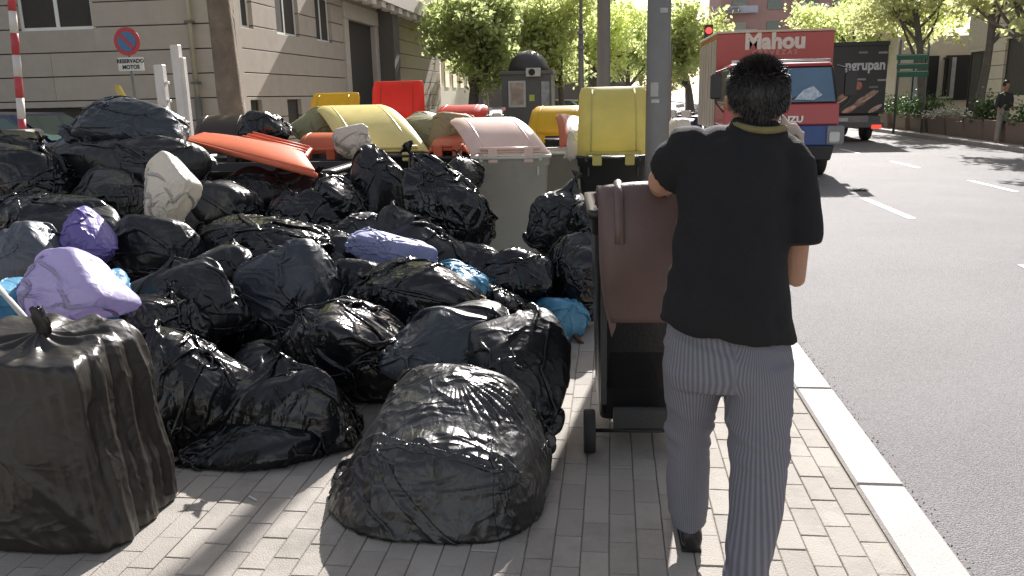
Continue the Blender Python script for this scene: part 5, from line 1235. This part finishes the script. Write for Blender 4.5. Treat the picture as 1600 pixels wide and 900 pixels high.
# ---- body: head, neck, arms, hands, ankles in one surface
bd = MB()
hc = DM(1183, 156, 3.26)
def hr(z, rx, ry, dy=0, n=20, dx=0): return [Vector((hc.x+dx+math.cos(2*PI*k/n)*rx*1.12, hc.y+dy+math.sin(2*PI*k/n)*ry, hc.z+z)) for k in range(n)]
bd.loft([hr(-.26, .062, .062, -.04), hr(-.15, .060, .062, -.03), hr(-.11, .062, .075, -.01), hr(-.09, .066, .09, .02), hr(-.05, .074, .098, .01), hr(0, .078, .10, 0), hr(.04, .078, .10, 0), hr(.08, .066, .085, 0), hr(.108, .03, .04, 0)])
bd.tube([(hc.x, hc.y+.09, hc.z+.0), (hc.x, hc.y+.125, hc.z-.035), (hc.x, hc.y+.10, hc.z-.05)], [.010, .016, .012], 8)     # nose
bd.tube([(hc.x-.03, hc.y+.088, hc.z-.078), (hc.x, hc.y+.100, hc.z-.076), (hc.x+.03, hc.y+.088, hc.z-.078)], .009, 8)        # lips
for s in (-1, 1):
    bd.tube([(hc.x+s*.086, hc.y-.004, hc.z+.022), (hc.x+s*.103, hc.y-.014, hc.z+.006), (hc.x+s*.101, hc.y-.012, hc.z-.022), (hc.x+s*.086, hc.y-.0, hc.z-.036)], [.010, .015, .013, .009], 10)  # ears
hz = 1.10
hL = DM(1030, 296, 3.40*k_); hR = Vector((bc+bw*.36, by_-.12, 1.215))
def arm(sho, elb, wri, rs_):
    bd.tube([sho, sho.lerp(elb, .5), elb, elb.lerp(wri, .35), elb.lerp(wri, .8), wri], rs_, 14)
def hand(wri, tgt, s):
    d = (tgt-wri).normalized(); sd_ = Vector((1, 0, 0))
    palm = tgt-d*.04
    bd.tube([wri, wri.lerp(palm, .5), palm, tgt+Vector((0, 0, .014))], [.027, .034, .040, .030], 12)
    for k, (o_, ln_) in enumerate(((-.032, .030), (-.011, .036), (.011, .034), (.032, .026))):
        b_ = tgt+Vector((o_, 0, .018)); bd.tube([b_-d*.02, b_+Vector((0, .022, .008)), b_+Vector((0, .034, -.012)), b_+Vector((0, .024, -.036)), b_+Vector((0, .008, -.046))], [.0105, .0105, .010, .009, .008], 8)
    bd.tube([palm+Vector((-s*.030, 0, -.005)), palm+Vector((-s*.045, .02, -.022)), palm+Vector((-s*.030, .04, -.040))], [.013, .011, .009], 8)
eL, eR = DM(1034, 284, 3.27), DM(1243, 432, 3.18)
wL, wR = hL+Vector((.0, -.10, .03)), hR+Vector((.02, -.10, .02))
arm(DM(1075, 244, 3.2), eL, wL, [.058, .052, .054, .050, .034, .028]); arm(DM(1246, 280, 3.14), eR, wR, [.055, .050, .043, .046, .034, .028])
hand(wL, hL, -1); hand(wR, hR, 1)
for (x, y, Y) in ((1077, 812, 3.05), (1167, 912, 2.53*k_)): q = DM(x, y, Y); bd.tube([(q.x, q.y+.02, .16), (q.x, q.y+.03, .05)], [.036, .034], 12)
hip = DM(1135, 545, 2.98); nb_ = Vector((hc.x, hc.y-.035, hc.z-.22))
bd.tube([nb_, nb_.lerp(hip, .25), nb_.lerp(hip, .6), hip], [.06, .085, .085, .09], 14)
bd.tube([DM(1075, 244, 3.2), nb_.lerp(hip, .12), DM(1246, 280, 3.14)], [.045, .06, .045], 12)
bd.tube([hip, DM(1086, 575, 3.0), DM(1076, 690, 3.07), DM(1077, 800, 3.05)], [.07, .065, .045, .036], 12)
bd.tube([hip, DM(1184, 575, 2.95), DM(1185, 720, 2.66*k_), DM(1170, 880, 2.53*k_)], [.07, .065, .045, .036], 12)
me = remesh(bd, .0062, 3); link('body', shift(me, man_o), mat('skin', (.36, .19, .12), .5, .1, 12, .1, 90), mn)
for s in (-1, 1):
    ev = MB(); V_, F_ = ico(3); ev.add([tuple(Vector(v)*.012+Vector((hc.x+s*.032, hc.y+.088, hc.z+.004))-man_o) for v in V_], [tuple(map(int, f)) for f in F_]); ev.build('eye', mat('eye_white', (.7, .68, .65), .2), mn, True)
# ---- hair: cap plus short strands
def hairp(th, ph, k=1.):
    x = math.sin(th)*math.cos(ph); y = math.sin(th)*math.sin(ph); z = math.cos(th)
    return Vector((hc.x+x*.104*k, hc.y-.012+y*.118*k, hc.z+.004+z*.128*k))
hm = MB(); nU, nV = 40, 20; rows = []
for j in range(nV+1):
    rw_ = []
    for i in range(nU):
        ph = 2*PI*i/nU; back = max(0, -math.sin(ph)); lim = 1.20+.95*back**.6+.15*abs(math.cos(ph))
        rw_.append(hairp(lim*j/nV+.001, ph, (1.0 if j < nV else .88)))
    rows.append(rw_)
hm.loft(rows, False); hm.v = [tuple(Vector(v)-man_o) for v in hm.v]
M_hair = mat('black_hair', (.016, .013, .011), .38, .3, 40, .15, 260, .6)
hr_ = hm.build('hair', M_hair, mn, True)
rg = random.Random(9); st = MB()
for k in range(16000):
    ph = rg.uniform(0, 2*PI); back = max(0, -math.sin(ph)); lim = 1.20+.93*back**.6; th = math.acos(1-rg.random()*(1-math.cos(min(lim, PI*.98))))
    if th > lim: continue
    p_ = hairp(th, ph, .99)-man_o; nr_ = (hairp(th, ph, 1.1)-hairp(th, ph, 1)).normalized()
    tt = max(0, min(1, (th-.5)/.9)); dn = Vector((rg.gauss(0, .32), rg.gauss(.1, .32), .35-1.5*tt)); dirv = (nr_*(.75-.63*tt)+dn*.7).normalized(); L = rg.uniform(.016, .034)*(1-.30*tt)
    sd_ = dirv.cross(Vector((rg.gauss(0, 1), rg.gauss(0, 1), rg.gauss(0, 1)))).normalized()*.0011
    q = p_+dirv*L*.6; e = q+(dirv+Vector((0, 0, -.3))).normalized()*L*.5; k0 = len(st.v)
    st.v += [tuple(p_-sd_), tuple(p_+sd_), tuple(q+sd_*.8), tuple(q-sd_*.8), tuple(e)]; st.f += [(k0, k0+1, k0+2, k0+3), (k0+3, k0+2, k0+4)]
tag(st.build('hair_strands', M_hair, hr_), kind='stuff')
# ---- olive neck strap
nk = MB(); pts = []
for k in range(15):
    t = k/14; a = PI*1.08+t*PI*.95; pts.append((hc.x-.0+math.cos(a)*.088, 3.215*KM+math.sin(a)*.085, DM(1180, 197-2*math.sin(t*PI)+t*9, 3.2).z+.008*math.cos(a*2)))
pts += [tuple(DM(1226, 222, 3.26)), tuple(DM(1232, 236, 3.28))]
nk.tube([Vector(p)-man_o for p in pts], [.010]+[.013]*(len(pts)-2)+[.010], 8)
nk.build('neck_strap', mat('olive_cloth', (.20, .17, .07), .9, .2, 30, .3, 200), mn, True)
# ---- shoes
M_sh = mat('black_leather', (.012, .012, .013), .4, .2, 10)
for (x, y, Y) in ((1078, 850, 3.09), (1168, 905, 2.52*k_)):
    q = DM(x, y, Y); q.z = 0; s_ = MB()
    def sr(dy, w_, h_, z0=.0): return [Vector((q.x+math.cos(2*PI*k/14)*w_, q.y+dy, z0+h_/2+math.sin(2*PI*k/14)*h_/2)) for k in range(14)]
    s_.loft([sr(-.075, .028, .07), sr(-.06, .040, .10), sr(0, .042, .12), sr(.07, .046, .10), sr(.14, .052, .07), sr(.2, .046, .055), sr(.235, .022, .035)])
    me = remesh(s_, .007, 2); V2 = me.vertices
    o = link('shoe', shift(me, man_o), M_sh, mn); MB().add([tuple(Vector(p)-man_o) for zz in (0, .014) for p in [(q.x-.036, q.y-.07, zz), (q.x+.036, q.y-.07, zz), (q.x+.045, q.y+.14, zz), (q.x, q.y+.225, zz), (q.x-.045, q.y+.14, zz)]],
        [(4, 3, 2, 1, 0), (5, 6, 7, 8, 9), (0, 1, 6, 5), (1, 2, 7, 6), (2, 3, 8, 7), (3, 4, 9, 8), (4, 0, 5, 9)]).build('sole', M_rub, o)
# ---- pale cloth over the right shoulder
c = DM(1236, 212, 3.26); tw = empty('towel', c, 0, 'pale folded cloth draped over the front of the right shoulder of the man', 'towel')
mb = MB()
def TP(u, v, t):
    a = v*PI*.9; y = -.035*math.cos(a)+.02; z = .03*math.sin(a)-.07*max(0, v-.45)+.03
    return Vector(((u-.5)*.085+.02*v, y+.02*u, z-.055*u+t+.006*math.sin(u*11+v*2)))
N, K = 14, 14
V = [TP(i/N, j/K, 0) for j in range(K+1) for i in range(N+1)]+[TP(i/N, j/K, .012) for j in range(K+1) for i in range(N+1)]; n1 = (N+1)*(K+1); F = []
for j in range(K):
    for i in range(N): q = j*(N+1)+i; F += [(q, q+1, q+N+2, q+N+1), (n1+q, n1+q+N+1, n1+q+N+2, n1+q+1)]
for j in range(K): q = j*(N+1); F += [(q, q+N+1, n1+q+N+1, n1+q)]; q += N; F += [(q, n1+q, n1+q+N+1, q+N+1)]
for i in range(N): F += [(i, n1+i, n1+i+1, i+1)]; q = K*(N+1)+i; F += [(q, q+1, n1+q+1, n1+q)]
mb.add(V, F); me = mb.mesh('c', True); recalc(me); link('cloth', me, mat('pale_cloth', (.55, .47, .42), .9, .1, 20, .3, 150, trans=.3), tw)
